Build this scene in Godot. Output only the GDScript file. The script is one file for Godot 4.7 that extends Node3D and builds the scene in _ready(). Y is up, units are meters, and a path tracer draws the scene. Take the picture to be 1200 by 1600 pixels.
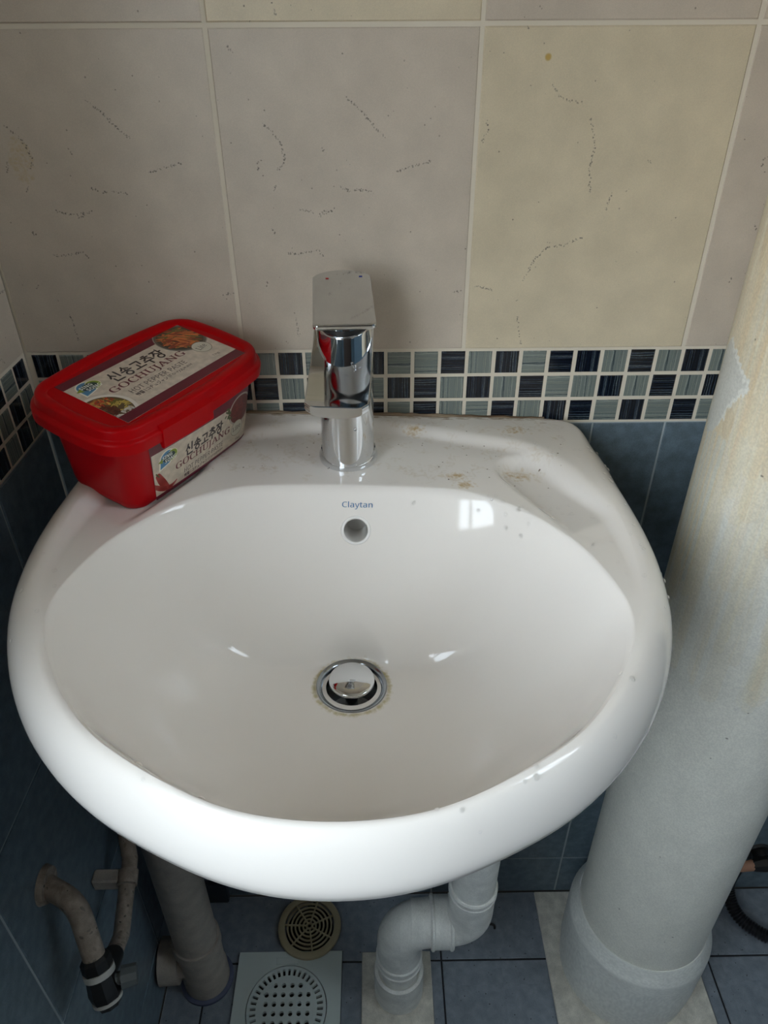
extends Node3D
# A small wash basin in the corner of a tiled bathroom: faucet, pepper-paste tub, soil pipe, trap and floor drains.

const FLOOR := 0.0
const BAND_TOP := 0.9296
const PITCH := 0.025
const ROOM := Vector3(1.5, 2.35, 1.65)
const ROLL := -0.0314          # the basin hangs a little lower on its right
const BASIN := Vector3(0.299, 0.8665, 0.0)
const SKEW := 0.007
var M := {}
var names := {}
var rng := RandomNumberGenerator.new()

# ------------------------------------------------------------------ mesh helpers
class Buf:
	var v := PackedVector3Array()
	var uv := PackedVector2Array()
	var idx := PackedInt32Array()
	func p(a: Vector3, t := Vector2.ZERO) -> int:
		v.append(a); uv.append(t)
		return v.size() - 1
	func tri(a: int, b: int, c: int) -> void:
		idx.append(a); idx.append(b); idx.append(c)
	func quad(a: int, b: int, c: int, d: int) -> void:
		tri(a, b, c); tri(a, c, d)
	func rows(r: Array, closed: bool, uvr := []) -> void:   # r: rows of Vector3 arrays of one length
		var n: int = r[0].size()
		var base := v.size()
		for i in r.size():
			for j in n:
				var t := Vector2(float(j) / (n if closed else n - 1), float(i) / maxf(1, r.size() - 1))
				if uvr.size(): t = uvr[i][j]
				p(r[i][j], t)
		for i in r.size() - 1:
			for j in (n if closed else n - 1):
				var k := (j + 1) % n
				quad(base + i * n + j, base + i * n + k, base + (i + 1) * n + k, base + (i + 1) * n + j)
	func fan(ring: Array, center: Vector3, rev := false) -> void:
		var c := p(center)
		var b := v.size()
		for q in ring: p(q)
		var n := ring.size()
		for j in n:
			if rev: tri(c, b + (j + 1) % n, b + j)
			else: tri(c, b + j, b + (j + 1) % n)
	func box(c: Vector3, s: Vector3, ch := 0.0) -> void:      # chamfered box
		var h := s * 0.5
		var f := [[0, 1, 2], [1, 2, 0], [2, 0, 1]]
		for ax in 3:
			var i: int = f[ax][0]; var j: int = f[ax][1]; var k: int = f[ax][2]
			for sg in [-1.0, 1.0]:
				var q := []
				for e in [[-1, -1], [1, -1], [1, 1], [-1, 1]]:
					var o := Vector3.ZERO
					o[i] = sg * h[i]; o[j] = e[0] * (h[j] - ch); o[k] = e[1] * (h[k] - ch)
					q.append(p(c + o, Vector2(e[0] * .5 + .5, e[1] * .5 + .5)))
				if sg > 0: quad(q[3], q[2], q[1], q[0])
				else: quad(q[0], q[1], q[2], q[3])
		if ch <= 0.0: return
		for ax in 3:
			var i: int = f[ax][0]; var j: int = f[ax][1]; var k: int = f[ax][2]
			for sj in [-1.0, 1.0]:
				for sk in [-1.0, 1.0]:
					var a := Vector3.ZERO; a[j] = sj * h[j]; a[k] = sk * (h[k] - ch)
					var b := Vector3.ZERO; b[j] = sj * (h[j] - ch); b[k] = sk * h[k]
					var lo := Vector3.ZERO; lo[i] = -h[i] + ch
					var q := [p(c + a + lo), p(c + a - lo), p(c + b - lo), p(c + b + lo)]
					if sj * sk > 0: quad(q[3], q[2], q[1], q[0])
					else: quad(q[0], q[1], q[2], q[3])
		for sx in [-1.0, 1.0]:
			for sy in [-1.0, 1.0]:
				for sz in [-1.0, 1.0]:
					var q := [p(c + Vector3(sx * h.x, sy * (h.y - ch), sz * (h.z - ch))), p(c + Vector3(sx * (h.x - ch), sy * h.y, sz * (h.z - ch))), p(c + Vector3(sx * (h.x - ch), sy * (h.y - ch), sz * h.z))]
					if sx * sy * sz > 0: tri(q[2], q[1], q[0])
					else: tri(q[0], q[1], q[2])
	func lathe(prof: Array, n := 48, at := Vector3.ZERO) -> void:   # prof of Vector2(radius, y)
		var r := []
		for q in prof:
			var row := []
			for j in n + 1:
				var a := TAU * j / n
				row.append(at + Vector3(q.x * sin(a), q.y, q.x * cos(a)))
			r.append(row)
		rows(r, false)
	func tube(path: Array, rad, n := 20, capped := true) -> void:   # rad: number or array
		var up := Vector3.UP
		var r := []
		var t0: Vector3 = (path[1] - path[0]).normalized()
		if absf(t0.dot(up)) > 0.9: up = Vector3.RIGHT
		var side := t0.cross(up).normalized()
		for i in path.size():
			var t: Vector3 = (path[mini(i + 1, path.size() - 1)] - path[maxi(i - 1, 0)]).normalized()
			side = (side - t * side.dot(t)).normalized()
			var bi := t.cross(side)
			var row := []
			var rr: float = rad[i] if rad is Array else rad
			for j in n + 1:
				var a := TAU * j / n
				row.append(path[i] + (side * cos(a) + bi * sin(a)) * rr)
			r.append(row)
		rows(r, false)
		if capped:
			fan(r[0].slice(0, n), path[0]); fan(r[-1].slice(0, n), path[-1], true)

func mesh_of(b: Buf, crease := 40.0, orient := 1) -> ArrayMesh:
	var v := b.v; var idx := b.idx
	if orient:
		var c := Vector3.ZERO
		for q in v: c += q
		c /= v.size()
		var vol := 0.0
		for i in range(0, idx.size(), 3):
			vol += (v[idx[i]] - c).dot((v[idx[i + 2]] - c).cross(v[idx[i + 1]] - c))
		if vol * orient < 0:
			for i in range(0, idx.size(), 3):
				var t := idx[i]; idx[i] = idx[i + 2]; idx[i + 2] = t
	var fn := PackedVector3Array()
	var at := {}
	for i in range(0, idx.size(), 3):
		var n := (v[idx[i + 2]] - v[idx[i]]).cross(v[idx[i + 1]] - v[idx[i]])
		fn.append(n)
		for k in 3:
			var key := Vector3i((v[idx[i + k]] * 50000.0).round())
			if not at.has(key): at[key] = PackedInt32Array()
			at[key].append(i / 3)
	var lim := cos(deg_to_rad(crease))
	var ov := PackedVector3Array(); var on := PackedVector3Array(); var ot := PackedVector2Array()
	for i in range(0, idx.size(), 3):
		var me := fn[i / 3]
		if me.length_squared() < 1e-26: continue
		var mu := me.normalized()
		for k in 3:
			var q := v[idx[i + k]]
			var s := Vector3.ZERO
			for f in at[Vector3i((q * 50000.0).round())]:
				if fn[f].normalized().dot(mu) > lim: s += fn[f]
			ov.append(q); on.append(s.normalized() if s.length_squared() > 1e-26 else mu); ot.append(b.uv[idx[i + k]])
	var a := []; a.resize(Mesh.ARRAY_MAX)
	a[Mesh.ARRAY_VERTEX] = ov; a[Mesh.ARRAY_NORMAL] = on; a[Mesh.ARRAY_TEX_UV] = ot
	var m := ArrayMesh.new()
	m.add_surface_from_arrays(Mesh.PRIMITIVE_TRIANGLES, a)
	return m

func put(called: String, mesh: Mesh, mat: Material, parent: Node3D = null, at := Transform3D()) -> MeshInstance3D:
	var o := MeshInstance3D.new()
	if parent == null: parent = self
	o.name = numbered(called, parent)
	o.mesh = mesh; o.material_override = mat; o.transform = at
	parent.add_child(o, true)
	return o

func numbered(called: String, parent: Node) -> String:
	var key := str(parent.get_instance_id()) + called
	var n: int = names.get(key, 0)
	names[key] = n + 1
	return called if n == 0 else "%s_%03d" % [called, n]

func thing(called: String, label: String, category: String, at := Transform3D(), group := "") -> Node3D:
	var o := Node3D.new()
	o.name = numbered(called, self); o.transform = at
	add_child(o, true)
	tag(o, label, category, group)
	return o

func tag(o: Node3D, label: String, category: String, group := "", kind := "") -> void:
	o.set_meta("label", label); o.set_meta("category", category)
	if group: o.set_meta("group", group)
	if kind: o.set_meta("kind", kind)

func structure(called: String, label: String, category: String) -> Node3D:
	var o := thing(called, label, category)
	o.set_meta("kind", "structure")
	return o

func bx(c: Vector3, s: Vector3, ch := 0.0) -> ArrayMesh:
	var b := Buf.new(); b.box(c, s, ch)
	return mesh_of(b, 20.0, 0)

func tile(w: float, h: float, t: float, ch: float, uv0 := Vector2.ZERO, uv1 := Vector2.ONE, turn := 0) -> ArrayMesh:
	# front face towards +z at z = 0, centred; its four edges bevelled; turn = quarter turns of the picture
	var b := Buf.new()
	var spots := [Vector2(-1, -1), Vector2(1, -1), Vector2(1, 1), Vector2(-1, 1)]
	var ring := []
	for lay in [[0.0, ch], [-ch, 0.0], [-t, 0.0]]:
		var row := []
		for e in spots: row.append(Vector3(e.x * (w * .5 - lay[1]), e.y * (h * .5 - lay[1]), lay[0]))
		ring.append(row)
	var uvf := func(e: Vector2) -> Vector2:
		var q := Vector2(e.x * .5 + .5, .5 - e.y * .5)
		for k in turn: q = Vector2(1.0 - q.y, q.x)
		return uv0 + (uv1 - uv0) * q
	var f := []
	for k in 4: f.append(b.p(ring[0][k], uvf.call(spots[k])))
	b.quad(f[3], f[2], f[1], f[0])
	for lay in 2:
		for k in 4:
			var l := (k + 1) % 4
			var q := [b.p(ring[lay][k], uvf.call(spots[k])), b.p(ring[lay][l], uvf.call(spots[l])), b.p(ring[lay + 1][l], uvf.call(spots[l])), b.p(ring[lay + 1][k], uvf.call(spots[k]))]
			b.quad(q[0], q[1], q[2], q[3])
	return mesh_of(b, 10.0, 1)

func bend(pts: Array, radius: float, seg := 10) -> Array:   # a path with its corners rounded
	var out := [pts[0]]
	for i in range(1, pts.size() - 1):
		var p: Vector3 = pts[i]
		var a: Vector3 = (pts[i - 1] - p); var b: Vector3 = (pts[i + 1] - p)
		var ra := minf(radius, minf(a.length(), b.length()) * 0.48)
		var pa := p + a.normalized() * ra; var pb := p + b.normalized() * ra
		for k in seg + 1:
			var t := float(k) / seg
			out.append(pa.lerp(p, t).lerp(p.lerp(pb, t), t))
	out.append(pts[-1])
	return out

# ------------------------------------------------------------------ picture helpers (surface prints, grain)
class Paint:
	var im: Image
	var w: int
	var h: int
	func _init(ww: int, hh: int, c: Color) -> void:
		w = ww; h = hh
		im = Image.create(w, h, false, Image.FORMAT_RGB8)
		im.fill(c)
	func dot(x: int, y: int, c: Color) -> void:
		if x >= 0 and y >= 0 and x < w and y < h:
			im.set_pixel(x, y, c if c.a >= 1.0 else im.get_pixel(x, y).lerp(Color(c.r, c.g, c.b), c.a))
	func disc(x: float, y: float, r: float, c: Color) -> void:
		ell(x, y, r, r, 0.0, c)
	func ell(x: float, y: float, rx: float, ry: float, turn: float, c: Color) -> void:
		var m := ceili(maxf(rx, ry))
		var ca := cos(turn); var sa := sin(turn)
		for j in range(maxi(0, int(y) - m), mini(h, int(y) + m + 1)):
			for i in range(maxi(0, int(x) - m), mini(w, int(x) + m + 1)):
				var dx := i - x; var dy := j - y
				var u := (dx * ca + dy * sa) / rx; var q := (-dx * sa + dy * ca) / ry
				if u * u + q * q <= 1.0: dot(i, j, c)
	func line(a: Vector2, b: Vector2, wd: float, c: Color) -> void:
		var n := (b - a).length()
		if n < 0.01: return
		var d := (b - a) / n
		var r := wd * .5
		for j in range(maxi(0, floori(minf(a.y, b.y) - r)), mini(h, ceili(maxf(a.y, b.y) + r) + 1)):
			for i in range(maxi(0, floori(minf(a.x, b.x) - r)), mini(w, ceili(maxf(a.x, b.x) + r) + 1)):
				var q := Vector2(i + .5, j + .5) - a
				var t := clampf(q.dot(d), 0, n)
				if (q - d * t).length_squared() <= r * r: dot(i, j, c)
	func poly(pts: PackedVector2Array, c: Color) -> void:
		var t := Geometry2D.triangulate_polygon(pts)
		for k in range(0, t.size(), 3): tri(pts[t[k]], pts[t[k + 1]], pts[t[k + 2]], c)
	func tri(a: Vector2, b: Vector2, q: Vector2, c: Color) -> void:
		var area := (b - a).cross(q - a)
		if absf(area) < 1e-9: return
		for j in range(maxi(0, floori(minf(a.y, minf(b.y, q.y)))), mini(h, ceili(maxf(a.y, maxf(b.y, q.y))) + 1)):
			for i in range(maxi(0, floori(minf(a.x, minf(b.x, q.x)))), mini(w, ceili(maxf(a.x, maxf(b.x, q.x))) + 1)):
				var o := Vector2(i + .5, j + .5)
				var s := (b - a).cross(o - a) / area; var t := (o - a).cross(q - a) / area
				if s >= 0 and t >= 0 and s + t <= 1.0: dot(i, j, c)
	func grain(amount: float, seed_: int, coarse := 0.0, freq := 0.02) -> void:
		var r := RandomNumberGenerator.new(); r.seed = seed_
		var fn := FastNoiseLite.new(); fn.seed = seed_; fn.frequency = freq; fn.fractal_octaves = 4
		for j in h:
			for i in w:
				var k := 1.0 + (r.randf() - .5) * 2.0 * amount
				if coarse > 0.0: k += fn.get_noise_2d(i, j) * coarse
				var q := im.get_pixel(i, j)
				im.set_pixel(i, j, Color(q.r * k, q.g * k, q.b * k))
	func stroke(pts: Array, wd: float, c: Color, sc := Vector2.ONE, at := Vector2.ZERO) -> void:
		for k in pts.size() - 1:
			line(at + Vector2(pts[k][0], pts[k][1]) * sc, at + Vector2(pts[k + 1][0], pts[k + 1][1]) * sc, wd, c)
	func word(text: String, font: Font, left: Vector2, width: float, height: float, c: Color, turn := 0.0) -> void:
		# left = left end of the baseline; the letters are scaled to this width and capital height
		var tm := TextMesh.new()
		tm.text = text; tm.font = font; tm.font_size = 64; tm.pixel_size = 0.01; tm.depth = 0.0; tm.curve_step = 1.0
		tm.horizontal_alignment = HORIZONTAL_ALIGNMENT_LEFT
		if tm.get_surface_count() == 0: return
		var a := tm.surface_get_arrays(0)
		var vs: PackedVector3Array = a[Mesh.ARRAY_VERTEX]
		var ix = a[Mesh.ARRAY_INDEX]
		var lo := Vector2(1e9, 1e9); var hi := -lo
		for q in vs:
			lo = lo.min(Vector2(q.x, q.y)); hi = hi.max(Vector2(q.x, q.y))
		var s := Vector2(width / (hi.x - lo.x), height / (hi.y - lo.y))
		var f := func(q: Vector3) -> Vector2: return left + Vector2((q.x - lo.x) * s.x, -(q.y - lo.y) * s.y).rotated(turn)
		var n: int = ix.size() if ix != null and ix.size() else vs.size()
		for k in range(0, n, 3):
			if ix != null and ix.size(): tri(f.call(vs[ix[k]]), f.call(vs[ix[k + 1]]), f.call(vs[ix[k + 2]]), c)
			else: tri(f.call(vs[k]), f.call(vs[k + 1]), f.call(vs[k + 2]), c)
	func tex() -> ImageTexture:
		return ImageTexture.create_from_image(im)

func c8(r: float, g: float, b: float) -> Color:
	return Color(r / 255.0, g / 255.0, b / 255.0)

func mat(called: String, c: Color, rough := 0.5, metal := 0.0, tex: Texture2D = null, spec := 0.5) -> StandardMaterial3D:
	var m := StandardMaterial3D.new()
	m.resource_name = called
	m.albedo_color = c; m.roughness = rough; m.metallic = metal; m.metallic_specular = spec
	if tex: m.albedo_texture = tex
	M[called] = m
	return m

func face(bold := false, serif := false) -> SystemFont:
	var f := SystemFont.new()
	f.font_names = PackedStringArray(["Droid Serif" if serif else "Droid Sans"])
	f.font_weight = 700 if bold else 400
	return f

# ------------------------------------------------------------------ the scene
func _ready() -> void:
	rng.seed = 7
	camera_and_light()
	materials()
	build_room()
	build_back_wall()
	build_left_wall()
	build_floor()
	build_basin()
	build_soil_pipe()
	build_faucet()
	build_drain()
	build_tub()
	build_trap()
	build_waste_pipe()
	build_supply()
	build_floor_drains()
	build_right_side()
	build_droplets()

func camera_and_light() -> void:
	var cam := Camera3D.new()
	cam.name = "camera"
	cam.position = Vector3(0.3198, 1.1813, 0.6344)
	cam.rotation = Vector3(deg_to_rad(-34.128), deg_to_rad(-0.597), deg_to_rad(-0.314))
	cam.fov = rad_to_deg(2.0 * atan(800.0 / 1138.24))
	cam.near = 0.02; cam.far = 50.0
	add_child(cam)
	cam.make_current()
	var sky := ProceduralSkyMaterial.new()
	sky.sky_top_color = Color(0.89, 0.950, 1.0)
	sky.sky_horizon_color = Color(0.94, 0.97, 1.0)
	sky.ground_bottom_color = Color(0.56, 0.54, 0.50)
	sky.ground_horizon_color = Color(0.66, 0.65, 0.62)
	sky.sky_energy_multiplier = 1.0
	var s := Sky.new(); s.sky_material = sky
	var env := Environment.new()
	env.background_mode = Environment.BG_SKY
	env.sky = s
	env.background_energy_multiplier = 6.0
	env.tonemap_mode = Environment.TONE_MAPPER_LINEAR
	env.tonemap_exposure = 1.66
	env.sdfgi_enabled = true; env.ssao_enabled = true; env.ssil_enabled = true
	var we := WorldEnvironment.new()
	we.name = "world_environment"
	we.environment = env
	add_child(we)

func tile_print(seed_: int, base: Color, veins: Array, stains: Array, dots: int) -> ImageTexture:
	# pictures of the cream wall tile: 512 x 640 for 0.20 x 0.25 m; veins in tile fractions
	var p := Paint.new(512, 640, base)
	p.grain(0.025, seed_, 0.045, 0.008)
	var r := RandomNumberGenerator.new(); r.seed = seed_
	for s in stains:
		for k in 260:
			var a := r.randf() * TAU; var d := sqrt(r.randf())
			p.disc((s[0] + cos(a) * d * s[2]) * 512, (s[1] + sin(a) * d * s[3]) * 640, r.randf_range(1.5, 4), Color(s[4].r, s[4].g, s[4].b, 0.10 if s[2] > 0.02 else 0.03))
	for vein in veins:
		for k in vein.size() - 1:
			var a := Vector2(vein[k][0] * 512, vein[k][1] * 640); var b := Vector2(vein[k + 1][0] * 512, vein[k + 1][1] * 640)
			var n := int((b - a).length() / 2.0) + 1
			for i in n:
				if r.randf() < 0.30: continue
				var q := a.lerp(b, float(i) / n) + Vector2(r.randf_range(-2.2, 2.2), r.randf_range(-2.2, 2.2))
				p.disc(q.x, q.y, r.randf_range(0.7, 1.7), Color(0.36, 0.33, 0.30, r.randf_range(0.25, 0.8)))
	for k in dots:
		p.disc(r.randf() * 512, r.randf() * 640, r.randf_range(0.6, 1.6), Color(0.40, 0.36, 0.32, r.randf_range(0.3, 0.8)))
	return p.tex()

func chip_print(seed_: int, base: Color, lines: Array) -> ImageTexture:   # streaked glass
	var p := Paint.new(256, 256, base)
	var r := RandomNumberGenerator.new(); r.seed = seed_
	for k in 46:
		var x := r.randf() * 256; var c: Color = lines[r.randi() % lines.size()]
		var wd := r.randf_range(1.0, 7.0); var y := -4.0
		var al := r.randf_range(0.35, 0.9)
		while y < 256:
			var y2 := y + r.randf_range(14, 46)
			var x2 := x + r.randf_range(-2.5, 2.5)
			p.line(Vector2(x, y), Vector2(x2, y2), wd * r.randf_range(0.7, 1.2), Color(c.r, c.g, c.b, al))
			x = x2; y = y2
	p.grain(0.05, seed_)
	return p.tex()

func materials() -> void:
	var veins_a := [[[.17, .25], [.21, .28], [.235, .31], [.245, .35], [.235, .37], [.21, .385]], [[.14, .36], [.13, .385]], [[.29, .505], [.37, .52], [.41, .51]], [[.37, .53], [.44, .505]], [[.46, .435], [.50, .45], [.54, .445], [.60, .455]], [[.50, .18], [.55, .21], [.62, .27], [.65, .29]], [[.23, .65], [.29, .65], [.36, .64], [.38, .66]], [[.06, .04], [.08, .06]], [[.70, .39], [.77, .375], [.84, .36]], [[.94, .79], [.985, .785]], [[.40, .32], [.41, .34]], [[.12, .76], [.135, .75]], [[.24, .86], [.25, .96]], [[.20, .43], [.19, .45]], [[.17, .57], [.18, .585]]]
	var veins_b := [[[.27, .15], [.31, .185], [.40, .20]], [[.43, .24], [.455, .29], [.465, .33], [.455, .38], [.47, .46]], [[.56, .46], [.55, .52]], [[.63, .45], [.62, .46]], [[.47, .60], [.39, .63], [.32, .635], [.27, .68], [.23, .75]], [[.21, .82], [.22, .82]], [[.22, .88], [.25, .99]], [[.69, .365], [.71, .37]], [[.02, .24], [.03, .27], [.01, .31]], [[.02, .77], [.08, .775], [.10, .785]]]
	var cream := c8(198, 185, 168)
	var ta := tile_print(11, cream, veins_a, [], 46)
	var ta2 := tile_print(11, cream, veins_a, [[.20, .35, .05, .07, c8(186, 160, 112)]], 46)
	var tb := tile_print(23, c8(210, 196, 168), veins_b, [[.24, .075, .008, .007, c8(190, 156, 84)]], 34)
	mat("cream_tile", Color.WHITE, 0.38, 0.0, ta)
	mat("cream_tile_stained", Color.WHITE, 0.38, 0.0, ta2)
	mat("cream_tile_warm", Color.WHITE, 0.38, 0.0, tb)
	var pb := Paint.new(512, 640, c8(102, 117, 126)); pb.grain(0.09, 31, 0.16, 0.02)
	mat("blue_tile", Color.WHITE, 0.33, 0.0, pb.tex())
	var pf := Paint.new(512, 512, c8(124, 132, 141)); pf.grain(0.06, 41, 0.12, 0.02)
	for k in 60: pf.disc(rng.randf() * 512, rng.randf() * 512, rng.randf_range(0.8, 2.2), Color(0.12, 0.12, 0.13, 0.8))
	mat("floor_tile", Color.WHITE, 0.42, 0.0, pf.tex())
	mat("grout_cream", c8(216, 206, 187), 0.8)
	mat("grout_blue", c8(168, 176, 178), 0.8)
	mat("grout_floor", c8(34, 36, 38), 0.9)
	mat("chip_dark", Color.WHITE, 0.12, 0.0, chip_print(51, c8(17, 23, 34), [c8(9, 12, 18), c8(62, 72, 82), c8(28, 37, 54), c8(98, 108, 112), c8(11, 15, 24)]))
	mat("chip_light", Color.WHITE, 0.12, 0.0, chip_print(61, c8(116, 124, 119), [c8(84, 95, 94), c8(146, 154, 146), c8(108, 117, 112), c8(58, 70, 74), c8(140, 144, 132)]))
	mat("ceramic_plain", c8(240, 237, 232), 0.07)
	mat("chrome", Color(0.86, 0.87, 0.88), 0.05, 1.0)
	mat("chrome_dull", Color(0.62, 0.64, 0.66), 0.16, 1.0)
	mat("red_plastic", c8(168, 1, 12), 0.34, 0.0, null, 0.3)
	mat("red_lid", c8(176, 1, 9), 0.36, 0.0, null, 0.25)
	var pv := Paint.new(256, 256, c8(216, 216, 210)); pv.grain(0.05, 71, 0.10, 0.03)
	mat("grey_plastic", Color.WHITE, 0.4, 0.0, pv.tex())
	var pp := Paint.new(256, 256, c8(166, 157, 146)); pp.grain(0.05, 73, 0.10, 0.03)
	mat("painted_pipe", Color.WHITE, 0.55, 0.0, pp.tex())
	var ps := Paint.new(256, 256, c8(150, 136, 122)); ps.grain(0.08, 75, 0.25, 0.04)
	for k in 40: ps.ell(rng.randf() * 256, rng.randf() * 256, rng.randf_range(1, 5), rng.randf_range(1, 3), rng.randf() * 3, Color(0.08, 0.07, 0.06, 0.9))
	mat("flaking_pipe", Color.WHITE, 0.6, 0.0, ps.tex())
	var pl := Paint.new(256, 256, c8(200, 196, 184)); pl.grain(0.05, 77, 0.14, 0.03)
	mat("stone_plate", Color.WHITE, 0.5, 0.0, pl.tex())
	for k in ["grey_plastic", "painted_pipe", "flaking_pipe", "stone_plate"]:
		M[k].uv1_triplanar = true; M[k].uv1_scale = Vector3.ONE * (9.0 if k == "flaking_pipe" else 5.0)
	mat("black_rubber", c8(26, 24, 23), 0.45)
	mat("ptfe", c8(190, 188, 180), 0.6)
	mat("grate_grey", c8(196, 206, 202), 0.45)
	mat("grate_beige", c8(166, 156, 126), 0.45)
	mat("hose_metal", c8(70, 70, 72), 0.3, 0.8)
	mat("brass_paint", c8(176, 130, 104), 0.5)
	mat("red_mark", c8(150, 24, 26), 0.4)
	mat("blue_mark", c8(30, 44, 120), 0.4)
	mat("letter_blue", c8(40, 104, 150), 0.4)
	mat("plaster", c8(212, 206, 196), 0.7)
	mat("sump", c8(92, 87, 80), 0.8)
	mat("blue_wall", c8(92, 112, 124), 0.35)
	mat("ceiling_paint", c8(226, 224, 218), 0.8)
	mat("added_door_dark", c8(52, 42, 36), 0.5)
	mat("window_frame", c8(206, 206, 204), 0.4)
	var w := mat("water", Color(1, 1, 1, 0.02), 0.0)
	w.refraction_enabled = true; w.refraction_scale = 0.033
	var pg := Paint.new(512, 32, c8(176, 158, 134))
	for k in 420:
		pg.ell(rng.randf() * 512, rng.randf() * 32, rng.randf_range(2, 14), rng.randf_range(1, 5), 0.0, Color(0.30, 0.20, 0.11, rng.randf_range(0.15, 0.6)))
	pg.grain(0.12, 79)
	mat("grimy_sealant", Color.WHITE, 0.7, 0.0, pg.tex())

func slab(o: Node3D, called: String, lo: Vector3, hi: Vector3, m: Material) -> MeshInstance3D:
	return put(called, bx((lo + hi) * .5, hi - lo), m, o)

func build_room() -> void:
	var t := 0.12
	var w := structure("wall_right", "plain cream wall on the far right side of the bathroom with a wide window", "wall")
	var y0 := 1.40; var y1 := 2.15; var z0 := 0.50; var z1 := 1.02
	var x := ROOM.x
	slab(w, "lower_wall", Vector3(x, 0, -t), Vector3(x + t, y0, ROOM.z + t), M.blue_wall)
	slab(w, "upper_wall", Vector3(x, y1, -t), Vector3(x + t, ROOM.y, ROOM.z + t), M.plaster)
	slab(w, "side_wall", Vector3(x, y0, -t), Vector3(x + t, y1, z0), M.plaster)
	slab(w, "side_wall", Vector3(x, y0, z1), Vector3(x + t, y1, ROOM.z + t), M.plaster)
	var win := structure("window_1", "window in the right wall beside the wash basin room", "window")
	frame(win, x + 0.04, y0, y1, z0, z1)
	var f := structure("wall_front", "wall behind the viewer facing the wash basin", "wall")
	slab(f, "upper_wall", Vector3(-t, BAND_TOP, ROOM.z), Vector3(ROOM.x + t, ROOM.y, ROOM.z + t), M.plaster)
	slab(f, "lower_wall", Vector3(-t, 0, ROOM.z), Vector3(ROOM.x + t, BAND_TOP, ROOM.z + t), M.blue_wall)
	var d := structure("door_1", "added dark brown door behind the viewer, unseen, for a dark reflection in the chrome", "door")  # unseen door, added so the chrome has something dark to mirror
	put("leaf", bx(Vector3(0.60, 1.02, ROOM.z - 0.03), Vector3(0.84, 2.02, 0.04), 0.004), M.added_door_dark, d)
	put("handle", bx(Vector3(0.26, 1.0, ROOM.z - 0.075), Vector3(0.10, 0.02, 0.02), 0.004), M.chrome_dull, d)
	var c := structure("ceiling", "white painted bathroom ceiling", "ceiling")
	slab(c, "panel", Vector3(-t, ROOM.y, -t), Vector3(ROOM.x + t, ROOM.y + t, ROOM.z + t), M.ceiling_paint)

func frame(win: Node3D, x: float, y0: float, y1: float, z0: float, z1: float) -> void:
	var g := 0.035
	var my := (y0 + y1) * .5; var mz := (z0 + z1) * .5
	for y in [y0 + g * .5, y1 - g * .5]: put("rail", bx(Vector3(x, y, mz), Vector3(g, g, z1 - z0), 0.004), M.window_frame, win)
	for z in [z0 + g * .5, mz, z1 - g * .5]: put("stile", bx(Vector3(x, my, z), Vector3(g * .9, y1 - y0 - 2 * g, g), 0.004), M.window_frame, win)

func chip_meshes(w: float, h: float) -> Array:
	var out := []
	for turn in 2:
		for k in 3:
			var o := Vector2(k * 0.31, k * 0.17)
			out.append(tile(w, h, 0.005, 0.0011, o, o + Vector2(0.62, 0.62), turn))
	return out

func band(parent: Node3D, length: float, first: float, turn_wall: bool, known: Array, most: int) -> void:
	# three rows of glass mosaic; known[row] tells dark/light (D/L) and upright/level (v/h) per column
	var ms := chip_meshes(0.0222, 0.0222)
	var r := RandomNumberGenerator.new(); r.seed = 99 + int(turn_wall)
	var rest := Buf.new()
	var made := 0
	for i in int(length / PITCH):
		for row in 3:
			var c := first + PITCH * (i + .5)
			if c + PITCH * .5 > length: continue
			var code: String = known[row]
			var dark := (i + row + (i / 5)) % 2 == 0
			var level := r.randf() < 0.45
			if i * 2 + 1 < code.length():
				dark = code[i * 2] == "D"
				level = code[i * 2 + 1] == "h"
			var mesh: ArrayMesh = ms[(3 if level else 0) + r.randi() % 3]
			var y := BAND_TOP - PITCH * (row + .5)
			var off := r.randf_range(-0.0004, 0.0003)
			var at := Transform3D(Basis(), Vector3(c, y, off))
			if turn_wall: at = Transform3D(Basis(Vector3.UP, PI / 2), Vector3(off, y, c))
			if made < most:
				put("mosaic_tile", mesh, M.chip_dark if dark else M.chip_light, parent, at)
				made += 1
			elif dark:
				rest.box(at.origin + (Vector3(-.002, 0, 0) if turn_wall else Vector3(0, 0, -.002)), Vector3(.005, .0222, .0222) if turn_wall else Vector3(.0222, .0222, .005), .001)
			else:
				rest.box(at.origin + (Vector3(-.002, 0, 0) if turn_wall else Vector3(0, 0, -.002)), Vector3(.005, .0222, .0222) if turn_wall else Vector3(.0222, .0222, .005), .001)
	if rest.v.size():
		var o := put("mosaic_tiles_beyond", mesh_of(rest, 20.0, 0), M.chip_light, parent)
		o.set_meta("kind", "stuff")

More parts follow.
